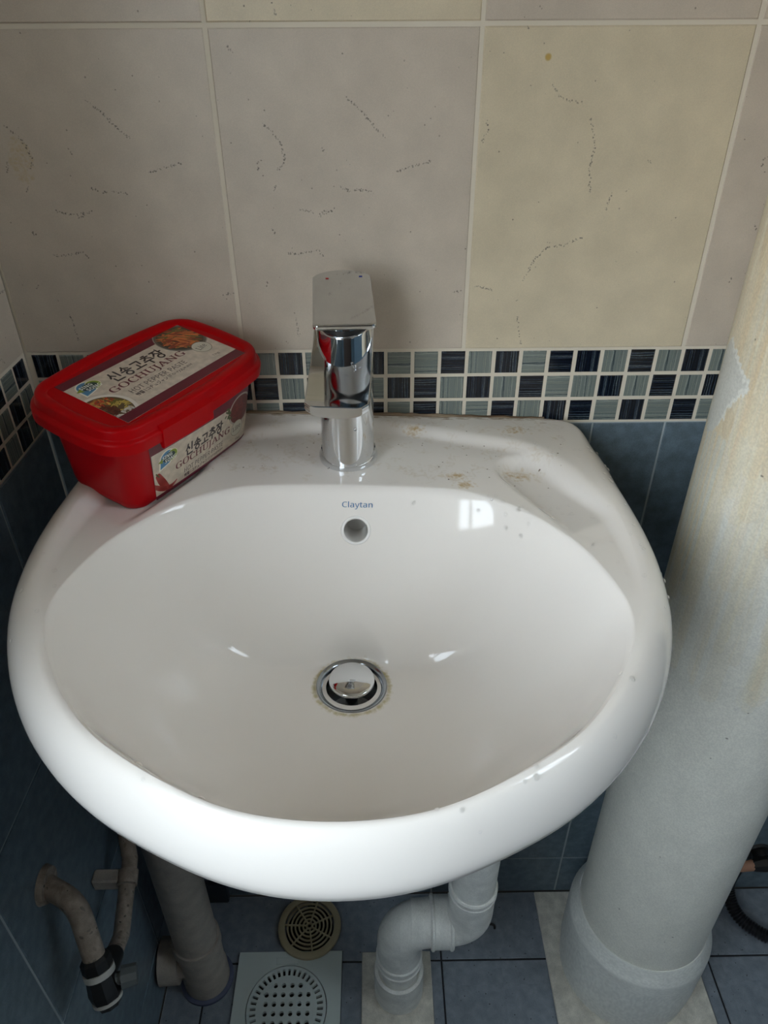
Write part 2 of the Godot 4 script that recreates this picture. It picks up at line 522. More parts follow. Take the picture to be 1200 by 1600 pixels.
func build_back_wall() -> void:
	var w := structure("wall_back", "tiled wall behind the basin, cream tiles above and blue tiles below a mosaic band", "wall")
	slab(w, "wall_core", Vector3(-0.12, 0, -0.12), Vector3(ROOM.x, ROOM.y, -0.008), M.plaster)
	slab(w, "upper_grout", Vector3(0, BAND_TOP - 0.0756, -0.0085), Vector3(ROOM.x, ROOM.y, -0.0009), M.grout_cream)
	slab(w, "lower_grout", Vector3(0, 0, -0.0085), Vector3(ROOM.x, BAND_TOP - 0.0756, -0.0012), M.grout_blue)
	var xs := [0.0, 0.1985, 0.4001, 0.6017, 0.8033, 1.0049, 1.2065, 1.4081, 1.5]
	var ys := [BAND_TOP, 1.1784, 1.4310, 1.6836, 1.9362, 2.1888, 2.35]
	var g := 0.0031
	for j in ys.size() - 1:
		for i in xs.size() - 1:
			var cw: float = xs[i + 1] - xs[i]; var chh: float = ys[j + 1] - ys[j]
			var warm := (i == 2 and j == 0) or (j > 0 and (i + j * 2) % 5 == 3)
			var m: Material = M.cream_tile_warm if warm else M.cream_tile_stained if i == 0 and j == 0 else M.cream_tile
			var ms := tile(cw - g, chh - g, 0.007, 0.0009, Vector2.ZERO, Vector2(minf(1, cw / 0.2016), 1.0))
			put("cream_tile", ms, m, w, Transform3D(Basis(), Vector3(xs[i] + cw * .5, ys[j] + chh * .5 - 0.0005, rng.randf_range(-0.0003, 0.0002))))
	var by := [0.0, 0.0945, 0.3495, 0.6020, BAND_TOP - 0.0756]
	for j in by.size() - 1:
		for i in xs.size() - 1:
			var cuts := [xs[i], xs[i + 1]]
			if i == 2 and j == 3: cuts = [xs[i], 0.531, xs[i + 1]]
			for q in cuts.size() - 1:
				var cw: float = cuts[q + 1] - cuts[q]; var chh: float = by[j + 1] - by[j]
				var gg := 0.0024 if cuts.size() == 2 else 0.0016
				var ms := tile(cw - gg, chh - 0.0024, 0.007, 0.0009, Vector2(i * .13, 0), Vector2(i * .13 + cw / 0.2016, chh / .2525))
				put("blue_tile", ms, M.blue_tile, w, Transform3D(Basis(), Vector3(cuts[q] + cw * .5, by[j] + chh * .5, rng.randf_range(-0.0003, 0.0))))
	var k1 := "DvLvDvLhDvLvDhLvLvDvLhLvDvLhLhDhLvDvLhDhDvLvDhLvDvLv"
	var k2 := "LvDhLvDvLhDvLhDvDhLvDvLhLhDvDhLvDvLvDhLhLvDvLvDhLvDv"
	var k3 := "DhLvDvLhDvLvDhLvLhDhLvDvDhLhDhLvLhDhLvDvDhLhDvLhDhLh"
	band(w, ROOM.x, 0.0036, false, [k1, k2, k3], 126)

func build_left_wall() -> void:
	var w := structure("wall_left", "tiled side wall on the left, cream tiles above and dark blue tiles below a mosaic band", "wall")
	var z0 := 0.565; var z1 := 1.56; var y0 := 0.8546; var y1 := 1.6036
	var e := ROOM.z + 0.12
	slab(w, "wall_core", Vector3(-0.12, 0, 0), Vector3(-0.008, ROOM.y, z0), M.plaster)
	slab(w, "wall_core", Vector3(-0.12, 0, z1), Vector3(-0.008, ROOM.y, e), M.plaster)
	slab(w, "wall_core", Vector3(-0.12, 0, z0), Vector3(-0.008, y0, z1), M.plaster)
	slab(w, "wall_core", Vector3(-0.12, y1, z0), Vector3(-0.008, ROOM.y, z1), M.plaster)
	var yb := BAND_TOP - 0.0756
	slab(w, "lower_grout", Vector3(-0.0085, 0, 0), Vector3(-0.0012, y0, ROOM.z), M.grout_blue)
	slab(w, "upper_grout", Vector3(-0.0085, yb, 0), Vector3(-0.0009, ROOM.y, z0), M.grout_cream)
	slab(w, "upper_grout", Vector3(-0.0085, yb, z1), Vector3(-0.0009, ROOM.y, ROOM.z), M.grout_cream)
	slab(w, "upper_grout", Vector3(-0.0085, y1, z0), Vector3(-0.0009, ROOM.y, z1), M.grout_cream)
	var win := structure("window_2", "window in the left wall beside the viewer", "window")
	frame(win, -0.07, y0, y1, z0, z1)
	var turn := Basis(Vector3.UP, PI / 2)
	var zs := [0.0, 0.1145, 0.3140, 0.5135, 0.565, 0.80, 1.06, 1.26, 1.46, 1.56, 1.65]
	var ys := [BAND_TOP, 1.10, 1.3510, 1.6036, 1.8, 2.0, 2.35]
	for j in ys.size() - 1:
		for i in zs.size() - 1:
			if zs[i] >= z0 and zs[i + 1] <= z1 and ys[j] >= y0 and ys[j + 1] <= y1: continue
			var cw: float = zs[i + 1] - zs[i]; var chh: float = ys[j + 1] - ys[j]
			put("cream_tile", tile(cw - .0031, chh - .0031, 0.007, 0.0009, Vector2.ZERO, Vector2(minf(1, cw / .2), minf(1, chh / .25))), M.cream_tile, w, Transform3D(turn, Vector3(rng.randf_range(-0.0003, 0.0002), ys[j] + chh * .5, zs[i] + cw * .5)))
	var by := [0.0, 0.0945, 0.3495, 0.6020, yb]
	for j in by.size() - 1:
		for i in zs.size() - 1:
			var cw: float = zs[i + 1] - zs[i]; var chh: float = by[j + 1] - by[j]
			if zs[i] >= z0 and zs[i + 1] <= z1 and by[j] >= y0: continue
			put("blue_tile", tile(cw - .0024, chh - .0024, 0.007, 0.0009, Vector2(i * .21, 0), Vector2(i * .21 + cw / .2, chh / .2525)), M.blue_tile, w, Transform3D(turn, Vector3(rng.randf_range(-0.0003, 0.0), by[j] + chh * .5, zs[i] + cw * .5)))
	band(w, z0, 0.0036, true, ["DvLhDhLv", "LvDvLvDv", "LvDvLvDv"], 66)

func build_floor() -> void:
	var w := structure("floor", "floor of blue grey square tiles with dark joints under the basin", "floor")
	# under the two drains the floor is open down to a sump
	var p0 := Vector2(.1027, .0175); var p1 := Vector2(.2580, .2444)
	for lay in [["floor_core", -0.16, -0.008, M.sump, 0.12], ["floor_grout", -0.009, -0.0014, M.grout_floor, 0.0]]:
		var lo: float = lay[1]; var hi: float = lay[2]; var m: Material = lay[3]; var e: float = lay[4]
		slab(w, lay[0], Vector3(-e, lo, -e), Vector3(p0.x, hi, ROOM.z + e), m)
		slab(w, lay[0], Vector3(p1.x, lo, -e), Vector3(ROOM.x + e, hi, ROOM.z + e), m)
		slab(w, lay[0], Vector3(p0.x, lo, -e), Vector3(p1.x, hi, p0.y), m)
		slab(w, lay[0], Vector3(p0.x, lo, p1.y), Vector3(p1.x, hi, ROOM.z + e), m)
	slab(w, "sump_bottom", Vector3(p0.x, -.16, p0.y), Vector3(p1.x, -.13, p1.y), M.sump)
	var cut := PackedVector2Array([Vector2(.1021, .0886), Vector2(.2585, .0886), Vector2(.2585, .2450), Vector2(.1021, .2450)])
	var round := PackedVector2Array()
	for k in 40: round.append(Vector2(.2060, .0535) + Vector2(.0365, 0).rotated(TAU * k / 40.0))
	var zs := [0.0, 0.1030, 0.3030, 0.5030, 0.7030, 0.9030, 1.1030, 1.3030, 1.5030, 1.65]
	for j in zs.size() - 1:
		var xs := [0.0, 0.2100, 0.4085, 0.6100, 0.8116, 1.0130, 1.2140, 1.4150, 1.5]
		if j == 1: xs = [0.0, 0.058, 0.2100, 0.4085, 0.6100, 0.8116, 1.0130, 1.2140, 1.4150, 1.5]
		for i in xs.size() - 1:
			var g := 0.0013
			var q := PackedVector2Array([Vector2(xs[i] + g, zs[j] + g), Vector2(xs[i + 1] - g, zs[j] + g), Vector2(xs[i + 1] - g, zs[j + 1] - g), Vector2(xs[i] + g, zs[j + 1] - g)])
			for part in Geometry2D.clip_polygons(q, cut):
				for piece in Geometry2D.clip_polygons(part, round):
					if Geometry2D.is_polygon_clockwise(piece): continue
					put("floor_tile", poly_tile(piece, Vector2(i * .17, j * .31)), M.floor_tile, w, Transform3D(Basis(), Vector3(0, rng.randf_range(-0.0004, 0.0), 0)))

func poly_tile(q: PackedVector2Array, shift: Vector2) -> ArrayMesh:      # a floor tile of any outline: top at y = 0, bevelled edge
	var b := Buf.new()
	var inner := Geometry2D.offset_polygon(q, -0.0008)[0]
	var t := Geometry2D.triangulate_polygon(inner)
	var f := func(v: Vector2) -> Vector2: return v / 0.2 + shift
	for v in inner: b.p(Vector3(v.x, 0, v.y), f.call(v))
	for k in range(0, t.size(), 3):
		var e0 := inner[t[k + 1]] - inner[t[k]]; var e1 := inner[t[k + 2]] - inner[t[k]]
		if e0.cross(e1) > 0: b.tri(t[k], t[k + 1], t[k + 2])
		else: b.tri(t[k], t[k + 2], t[k + 1])
	for k in q.size():
		var a := q[k]; var c := q[(k + 1) % q.size()]
		var n := Vector2(a.y - c.y, c.x - a.x).normalized() * 0.0008
		var i0 := b.p(Vector3(a.x + n.x, 0, a.y + n.y), f.call(a)); var i1 := b.p(Vector3(c.x + n.x, 0, c.y + n.y), f.call(c))
		var o0 := b.p(Vector3(a.x, -.0008, a.y), f.call(a)); var o1 := b.p(Vector3(c.x, -.0008, c.y), f.call(c))
		var d0 := b.p(Vector3(a.x, -.007, a.y), f.call(a)); var d1 := b.p(Vector3(c.x, -.007, c.y), f.call(c))
		b.quad(o0, i0, i1, o1); b.quad(d0, o0, o1, d1)
	return mesh_of(b, 10.0, 0)

# ------------------------------------------------------------------ the basin
var contour := {}
const DRAIN := Vector2(0.0035, 0.21)      # in the basin's own plan
const B_HALF := [[0, .1247], [.08, .1295], [.115, .1435], [.149, .169], [.1705, .207], [.181, .243], [.1845, .276], [.1775, .307], [.161, .339], [.134, .3715], [.099, .3965], [.064, .4155], [.034, .4245], [0, .4275]]
const O_HALF := [[0, 0], [.10, 0], [.17, 0], [.195, .002], [.2161, .0149], [.2324, .0544], [.236, .109], [.2387, .1701], [.236, .22], [.2262, .2697], [.2052, .3179], [.1745, .3608], [.1351, .396], [.086, .423], [.0432, .4382], [0, .4431]]
const D_HALF := [[0, .018], [.028, .0205], [.058, .0275], [.087, .036], [.121, .046], [.156, .060], [.181, .09], [.197, .13], [.206, .17], [.209, .22], [.203, .268], [.185, .314], [.155, .354], [.118, .387], [.076, .413], [.038, .429], [0, .4325]]

func closed_curve(half: Array) -> PackedVector2Array:
	var q := []
	for a in half: q.append(Vector2(a[0], a[1]))
	q.push_front(q[0] + (q[0] - q[1])); q.push_back(Vector2(-q[-2].x, q[-2].y))
	var h := PackedVector2Array()
	for i in range(1, q.size() - 2):
		for k in 12: h.append(q[i].cubic_interpolate(q[i + 1], q[i - 1], q[i + 2], k / 12.0))
	h.append(q[-2])
	var out := h.duplicate()
	for i in range(h.size() - 2, 0, -1): out.append(Vector2(-h[i].x, h[i].y))
	return out

func radial(curve: PackedVector2Array, n: int) -> Array:   # [radius from the drain, cosine to the edge's normal] per angle
	var out := []
	for j in n:
		var a := TAU * j / n
		var d := Vector2(sin(a), cos(a))
		var best := [0.0, 1.0]
		for i in curve.size():
			var p := curve[i] - DRAIN; var q := curve[(i + 1) % curve.size()] - DRAIN
			var e := q - p
			var det := d.cross(e)
			if absf(det) < 1e-12: continue
			var t := p.cross(e) / det; var s := p.cross(d) / det
			if t > 0 and s >= -1e-6 and s <= 1.000001 and t > best[0]:
				best = [t, absf(d.cross(e.normalized()))]
		out.append(best)
	return out

func edge_size(z: float) -> Vector2:      # width and drop of the rounded outer rim
	var f := smoothstep(0.0, 0.05, z)
	var g := smoothstep(0.30, 0.44, z)
	return Vector2(lerpf(0.005, lerpf(0.027, 0.0125, g), f), lerpf(0.006, 0.040, f))

func top_height(x: float, z: float, r: float, rb: Array, rd: Array) -> float:
	var t: float = (rd[0] - r) * rd[1]
	var y := -0.0058 * smoothstep(-0.007, 0.009, t) * (1.0 - smoothstep(0.16, 0.30, z))
	for sg in [-1.0, 1.0]:                   # the two soap recesses
		var p := Vector2(sg * x, z); var a := Vector2(.149, .093); var b := Vector2(.190, .175)
		var k := clampf((p - a).dot(b - a) / (b - a).length_squared(), 0, 1)
		var d := p.distance_to(a.lerp(b, k))
		y -= 0.0085 * (1.0 - smoothstep(.016, .026, d)) * (1.0 - 0.95 * k * k)
	var rim: float = rb[0] + 0.004
	if r < rim:                              # the bowl: a leaning back wall, steep sides, a broad gently dished bottom
		var u := maxf(0.0, r - 0.033) / (rim - 0.033)
		var lift := 1.0 - pow(u, 3.0)
		var e := 0.13
		var dish := 0.1455 * pow((sqrt(lift * lift + e * e) - e) / (sqrt(1.0 + e * e) - e), 0.80)
		var q := maxf(0.0, z - (0.1217 + 90.0 * pow(absf(x), 4.0)))
		var wall := 2.70 * (sqrt(q * q + 0.000025) - 0.005)
		var k := minf(0.030, 0.5 * maxf(dish, wall))
		var h := clampf(0.5 + 0.5 * (wall - dish) / maxf(k, 1e-6), 0.0, 1.0)
		y -= maxf(0.0, lerpf(wall, dish, h) - k * h * (1.0 - h)) * smoothstep(0.033, 0.043, r) + dish * (1.0 - smoothstep(0.033, 0.043, r))
	return y

func build_basin() -> void:
	var N := 320
	var B := radial(closed_curve(B_HALF), N); var O := radial(closed_curve(O_HALF), N); var D := radial(closed_curve(D_HALF), N)
	contour = {"B": B, "O": O, "D": D, "N": N}
	var rings := []
	var uvs := []
	var n1 := 46; var n2 := 40; var n3 := 12
	var total := n1 + n2 + n3
	for i in total:
		var row := []; var ur := []
		for j in N:
			var a := TAU * j / N
			var d := Vector2(sin(a), cos(a))
			var ro: float = O[j][0]; var rb: float = B[j][0]
			var es := edge_size((DRAIN + d * ro).y)
			var w: float = es.x / maxf(0.45, O[j][1])
			var r := 0.0
			var drop := 0.0
			if i < n1: r = lerpf(0.0215, rb, pow(float(i) / n1, 0.95))
			elif i < n1 + n2: r = lerpf(rb, maxf(rb + 0.0005, ro - w), float(i - n1) / n2)
			else:
				var th := PI * .5 * float(i - n1 - n2) / (n3 - 1)
				r = lerpf(maxf(rb + 0.0005, ro - w), ro, sin(th))
				drop = es.y * (1.0 - cos(th))
			var q := DRAIN + d * r
			row.append(Vector3(q.x - SKEW * q.y, top_height(q.x, q.y, r, B[j], D[j]) - drop, maxf(q.y, 0.0)))
			ur.append(Vector2(q.x / 0.5 + 0.5, q.y / 0.5 + 0.02))
		rings.append(row); uvs.append(ur)
	for st in [[-.0008, -.046], [-.003, -.054], [-.008, -.061], [-.016, -.065], [-.03, -.067]]:    # outer side and lower lip
		var row := []; var ur := []
		for j in N:
			var a := TAU * j / N
			var q: Vector2 = DRAIN + Vector2(sin(a), cos(a)) * (O[j][0] + st[0])
			var f := smoothstep(0.0, 0.05, (DRAIN + Vector2(sin(a), cos(a)) * O[j][0]).y)
			row.append(Vector3(q.x - SKEW * q.y, st[1] - (1.0 - f) * 0.01, maxf(q.y, 0.0)))
			ur.append(Vector2(0.97, 0.97))
		rings.append(row); uvs.append(ur)
	for st in [[0.86, -.075], [0.78, -.10], [0.66, -.135], [0.45, -.165], [0.2, -.178], [0.09, -.18]]:   # underside of the bowl
		var row := []; var ur := []
		for j in N:
			var a := TAU * j / N
			var q: Vector2 = DRAIN + Vector2(sin(a), cos(a)) * O[j][0] * st[0]
			row.append(Vector3(q.x - SKEW * q.y, st[1], maxf(q.y, 0.0)))
			ur.append(Vector2(0.97, 0.97))
		rings.append(row); uvs.append(ur)
	# picture of the stains on the glaze: 1024 px for 0.5 m
	var p := Paint.new(1024, 1024, c8(239, 233, 225))
	var r := RandomNumberGenerator.new(); r.seed = 5
	var px := func(x: float, z: float) -> Vector2: return Vector2((x / .5 + .5) * 1024, (z / .5 + .02) * 1024)
	for k in 700:                                # limescale ring round the drain
		var a := r.randf() * TAU; var d := 0.0308 + absf(r.randfn()) * 0.0013
		var q: Vector2 = px.call(DRAIN.x + sin(a) * d, DRAIN.y + cos(a) * d)
		p.disc(q.x, q.y, r.randf_range(1.5, 4.0), Color(0.72, 0.67, 0.45, 0.09))
	for k in 130:                                # rusty smears on the deck
		var c := Vector2(r.randf_range(-.17, .19), r.randf_range(.01, .11))
		for m in 8:
			var q: Vector2 = px.call(c.x + r.randfn() * .004, c.y + r.randfn() * .003)
			p.ell(q.x, q.y, r.randf_range(2, 9), r.randf_range(1, 3), r.randf() * 3.1, Color(0.72, 0.60, 0.44, 0.06))
	for s in [[.145, .088, .009], [.055, .027, .008], [.088, .104, .008], [.150, .030, .010], [.095, .118, .006]]:
		for k in 90:
			var q: Vector2 = px.call(s[0] + r.randfn() * s[2] * .6, s[1] + r.randfn() * s[2] * .4)
			p.disc(q.x, q.y, r.randf_range(1, 3.5), Color(0.72, 0.58, 0.36, 0.14))
	for k in 420:                                # brown line along the wall
		var q: Vector2 = px.call(r.randf_range(-.21, .205), absf(r.randfn()) * 0.004)
		p.ell(q.x, q.y, r.randf_range(3, 12), r.randf_range(1, 3), 0, Color(0.46, 0.33, 0.20, 0.16))
	for k in 60:                                 # specks
		var q: Vector2 = px.call(r.randf_range(-.2, .2), r.randf_range(.01, .12))
		p.disc(q.x, q.y, r.randf_range(0.6, 1.5), Color(0.30, 0.22, 0.16, 0.7))
	mat("glazed_ceramic", Color.WHITE, 0.07, 0.0, p.tex())
	# one indexed mesh; the overflow is a real hole
	var hole := overflow_frame()
	var v := PackedVector3Array(); var ut := PackedVector2Array()
	for i in rings.size():
		for j in N:
			var q: Vector3 = rings[i][j]
			if i < n1 + 4:
				var l: Vector3 = hole.affine_inverse() * q
				var rad := Vector2(l.x, l.y).length()
				if absf(l.z) < 0.02 and rad > 0.0092 and rad < 0.0135:
					var sc := 0.0113 / rad
					q = hole * Vector3(l.x * sc, l.y * sc, l.z)
			v.append(q); ut.append(uvs[i][j])
	var idx := PackedInt32Array()
	for i in rings.size() - 1:
		for j in N:
			var k := (j + 1) % N
			var q := [i * N + j, i * N + k, (i + 1) * N + k, (i + 1) * N + j]
			for tr in [[q[0], q[2], q[1]], [q[0], q[3], q[2]]]:
				if i < n1 + 4:
					var l: Vector3 = hole.affine_inverse() * ((v[tr[0]] + v[tr[1]] + v[tr[2]]) / 3.0)
					if absf(l.z) < 0.02 and Vector2(l.x, l.y).length() < 0.0109: continue
				for m in tr: idx.append(m)
	var nn := PackedVector3Array(); nn.resize(v.size())
	for i in range(0, idx.size(), 3):
		var n := (v[idx[i + 2]] - v[idx[i]]).cross(v[idx[i + 1]] - v[idx[i]])
		for k in 3: nn[idx[i + k]] += n
	var up := nn[(n1 + 10) * N]
	if up.y < 0:
		for i in range(0, idx.size(), 3):
			var t := idx[i]; idx[i] = idx[i + 2]; idx[i + 2] = t
	for i in nn.size(): nn[i] = nn[i].normalized() * (-1.0 if up.y < 0 else 1.0)
	var arr := []; arr.resize(Mesh.ARRAY_MAX)
	arr[Mesh.ARRAY_VERTEX] = v; arr[Mesh.ARRAY_NORMAL] = nn; arr[Mesh.ARRAY_TEX_UV] = ut; arr[Mesh.ARRAY_INDEX] = idx
	var mesh := ArrayMesh.new(); mesh.add_surface_from_arrays(Mesh.PRIMITIVE_TRIANGLES, arr)
	var o := thing("wash_basin", "white glazed ceramic wall-hung wash basin below the mosaic band", "basin", basin_frame())
	put("bowl", mesh, M.glazed_ceramic, o)
	var b := Buf.new()                           # overflow: rim, bore and its end
	var prof := []
	for k in 9:
		var a := PI * k / 8.0 + PI * .0
		prof.append(Vector2(0.0113 + 0.0013 * cos(a), 0.0011 * sin(a) - 0.0002))
	prof.append_array([Vector2(0.0099, -0.004), Vector2(0.0099, -0.042), Vector2(0.0, -0.0425)])
	b.lathe(prof, 40)
	put("overflow_hole", mesh_of(b, 45.0, 0), M.ceramic_plain, o, hole * Transform3D(Basis(Vector3.RIGHT, PI / 2), Vector3.ZERO))
	var tm := TextMesh.new()
	tm.text = "Claytan"; tm.font = face(); tm.font_size = 64; tm.depth = 0.0; tm.pixel_size = 0.01
	var ta := tm.surface_get_arrays(0)
	var tv: PackedVector3Array = ta[Mesh.ARRAY_VERTEX]
	var ti: PackedInt32Array = ta[Mesh.ARRAY_INDEX]
	var lo := Vector2(1e9, 1e9); var hi := -lo
	for q in tv: lo = lo.min(Vector2(q.x, q.y)); hi = hi.max(Vector2(q.x, q.y))
	var lb := Buf.new()
	for q in tv:                                 # printed on the curved wall of the bowl
		var x := 0.0055 + 0.0252 * ((q.x - lo.x) / (hi.x - lo.x) - 0.5)
		var z := 0.1305 - 0.0026 * ((q.y - lo.y) / (hi.y - lo.y) - 0.5)
		lb.p(surface_at(x, z) + surface_normal(x, z) * 0.00025)
	for k in range(0, ti.size(), 3): lb.tri(ti[k], ti[k + 1], ti[k + 2])
	put("maker_lettering", mesh_of(lb, 60.0, 0), M.letter_blue, o)
	var se := Buf.new()
	var path := []
	for k in 60:
		var x := lerpf(-0.195, 0.183, k / 59.0)
		path.append(Vector3(x, -0.0008 + rng.randf_range(-.0006, .0008), 0.0012))
	var thick := []
	for k in 60: thick.append(0.0006 + 0.0018 * sqrt(sin(PI * (k + .5) / 60.0)))
	se.tube(path, thick, 10)
	put("sealant_bead", mesh_of(se, 60.0), M.grimy_sealant, o)

func basin_frame() -> Transform3D:
	return Transform3D(Basis(Vector3.BACK, ROLL), BASIN)

func surface_at(x: float, z: float) -> Vector3:            # a point of the basin's upper surface, in its own axes
	var q := Vector2(x, z) - DRAIN
	var a := fposmod(atan2(q.x, q.y), TAU)
	var f: float = a / TAU * contour.N
	var j := int(f) % int(contour.N); var k := (j + 1) % int(contour.N); var t := f - floorf(f)
	var mixr := func(c: Array) -> Array: return [lerpf(c[j][0], c[k][0], t), lerpf(c[j][1], c[k][1], t)]
	var r := q.length()
	var o: Array = mixr.call(contour.O)
	var y := top_height(x, z, r, mixr.call(contour.B), mixr.call(contour.D))
	var es := edge_size(z)
	var d: float = (o[0] - r) * o[1]
	if d < es.x:
		var s := clampf(1.0 - d / es.x, 0, 1)
		y -= es.y * (1.0 - sqrt(1.0 - s * s))
	return Vector3(x - SKEW * z, y, z)

func surface_normal(x: float, z: float) -> Vector3:
	var e := 0.0012
	return (surface_at(x, z + e) - surface_at(x, z - e)).cross(surface_at(x + e, z) - surface_at(x - e, z)).normalized()

func overflow_frame() -> Transform3D:       # z along the wall's normal
	var z := 0.1385; var x := 0.0045
	var at := surface_at(x, z)
	var n := surface_normal(x, z)
	var right := Vector3.RIGHT
	var up := n.cross(right).normalized()
	return Transform3D(Basis(up.cross(n).normalized(), up, n), at)

# ------------------------------------------------------------------ soil pipe
func build_soil_pipe() -> void:
	var c := Vector3(0.679, 0, 0.112)
	var p := Paint.new(512, 1024, c8(223, 220, 208))      # 512 px round, 1024 px for 1.2 m; row 0 is the top
	var r := RandomNumberGenerator.new(); r.seed = 15
	var row := func(y: float) -> float: return (1.2 - y) / 1.2 * 1024.0
	for k in 240:                                          # ochre runs from above
		var x := r.randf() * 512.0; var end: float = row.call(r.randf_range(0.66, 0.99))
		var wd := r.randf_range(4, 18)
		p.line(Vector2(x, -10), Vector2(x + r.randf_range(-4, 4), end), wd, Color(0.86, 0.76, 0.58, r.randf_range(0.05, 0.17)))
	for k in 60:
		var x := r.randf() * 512.0; var y: float = row.call(r.randf_range(0.75, 1.2))
		p.line(Vector2(x, y), Vector2(x + r.randf_range(-2, 2), y + r.randf_range(20, 160)), r.randf_range(1, 3), Color(0.90, 0.87, 0.78, 0.5))
	for k in 40:
		var x := r.randf() * 512.0; var y: float = row.call(r.randf_range(0.8, 1.15))
		p.ell(x, y, r.randf_range(3, 9), r.randf_range(6, 26), 0.0, Color(0.72, 0.58, 0.38, 0.16))
	var ang := func(deg: float) -> float: return fposmod(deg / 360.0, 1.0) * 512.0
	var pat := PackedVector2Array()                        # flaked patch with a pale edge
	for q in [[-104, .975], [-92, .968], [-84, .962], [-78, .955], [-73.5, .951], [-78, .944], [-82, .934], [-86, .922], [-92, .905], [-100, .89], [-112, .90], [-112, .96]]:
		pat.append(Vector2(ang.call(q[0]), row.call(q[1])))
	var rag := PackedVector2Array()                        # its torn outline
	for k in pat.size():
		for m in 6:
			rag.append(pat[k].lerp(pat[(k + 1) % pat.size()], m / 6.0) + Vector2(r.randf_range(-1.6, 1.6), r.randf_range(-2.5, 2.5)))
	p.poly(rag, c8(208, 207, 198))
	for k in range(0, 46): p.line(rag[k], rag[k + 1], r.randf_range(1.2, 3.6), c8(226, 225, 216))
	for k in 5: p.line(Vector2(ang.call(-100 + k * 5), row.call(.90)), Vector2(ang.call(-101 + k * 5), row.call(.80 - k * .01)), 5.0, Color(0.80, 0.82, 0.80, 0.45))
	for k in 60: p.disc(r.randf() * 512, r.randf() * 1024, r.randf_range(0.4, 1.0), Color(0.25, 0.22, 0.18, 0.7))
	p.grain(0.045, 16, 0.03, 0.02)
	var m := mat("soil_pipe_paint", Color.WHITE, 0.38, 0.0, p.tex())
	var pc := Paint.new(256, 128, c8(216, 216, 209)); pc.grain(0.05, 17, 0.05, 0.03)
	var mc := mat("soil_collar_paint", Color.WHITE, 0.42, 0.0, pc.tex())
	var o := thing("soil_pipe", "thick off-white vertical soil pipe with flaking ochre stained paint right of the basin", "pipe", Transform3D(Basis(), c))
	var b := Buf.new()
	var n := 72
	var rws := []; var uvs := []
	for i in 3:
		var y: float = [0.10, 1.2, 2.35][i]
		var rr := []; var ur := []
		for j in n + 1:
			var a := TAU * j / n
			rr.append(Vector3(sin(a) * .084, y, cos(a) * .084)); ur.append(Vector2(float(j) / n, (1.2 - y) / 1.2))
		rws.append(rr); uvs.append(ur)
	b.rows(rws, false, uvs)
	put("pipe_barrel", mesh_of(b, 60.0), m, o)
	var k := Buf.new()
	k.lathe([Vector2(.088, 0.003), Vector2(.0925, .012), Vector2(.0955, .05), Vector2(.0962, .120), Vector2(.0958, .141), Vector2(.0945, .146), Vector2(.0865, .166), Vector2(.0850, .168), Vector2(.0838, .1675), Vector2(.0838, .15)], 72)
	put("socket_collar", mesh_of(k, 35.0, 0), mc, o)
	var pl := put("stone_plate", bx(Vector3.ZERO, Vector3(.2245, .005, .2245), .001), M.stone_plate, null, Transform3D(Basis(), Vector3(.6792, .0022, .1158)))
	tag(pl, "large square stone floor plate under the thick soil pipe", "floor plate")

# ------------------------------------------------------------------ faucet
const LEAN := 0.085                         # the column leans back a little
class Slope:                                  # height of the spout's upper face along its length
	const AT := [[-.022, .9900], [-.010, .9790], [.005, .9640], [.020, .9530], [.036, .9450], [.0555, .9375]]
	func sample_baked_y(z: float) -> float:
		for k in AT.size() - 1:
			if z <= AT[k + 1][0]:
				var a: Array = AT[maxi(k - 1, 0)]; var b: Array = AT[k]; var c: Array = AT[k + 1]; var d: Array = AT[mini(k + 2, AT.size() - 1)]
				return cubic_interpolate(b[1], c[1], a[1], d[1], (z - b[0]) / (c[0] - b[0]))
		return AT[-1][1]

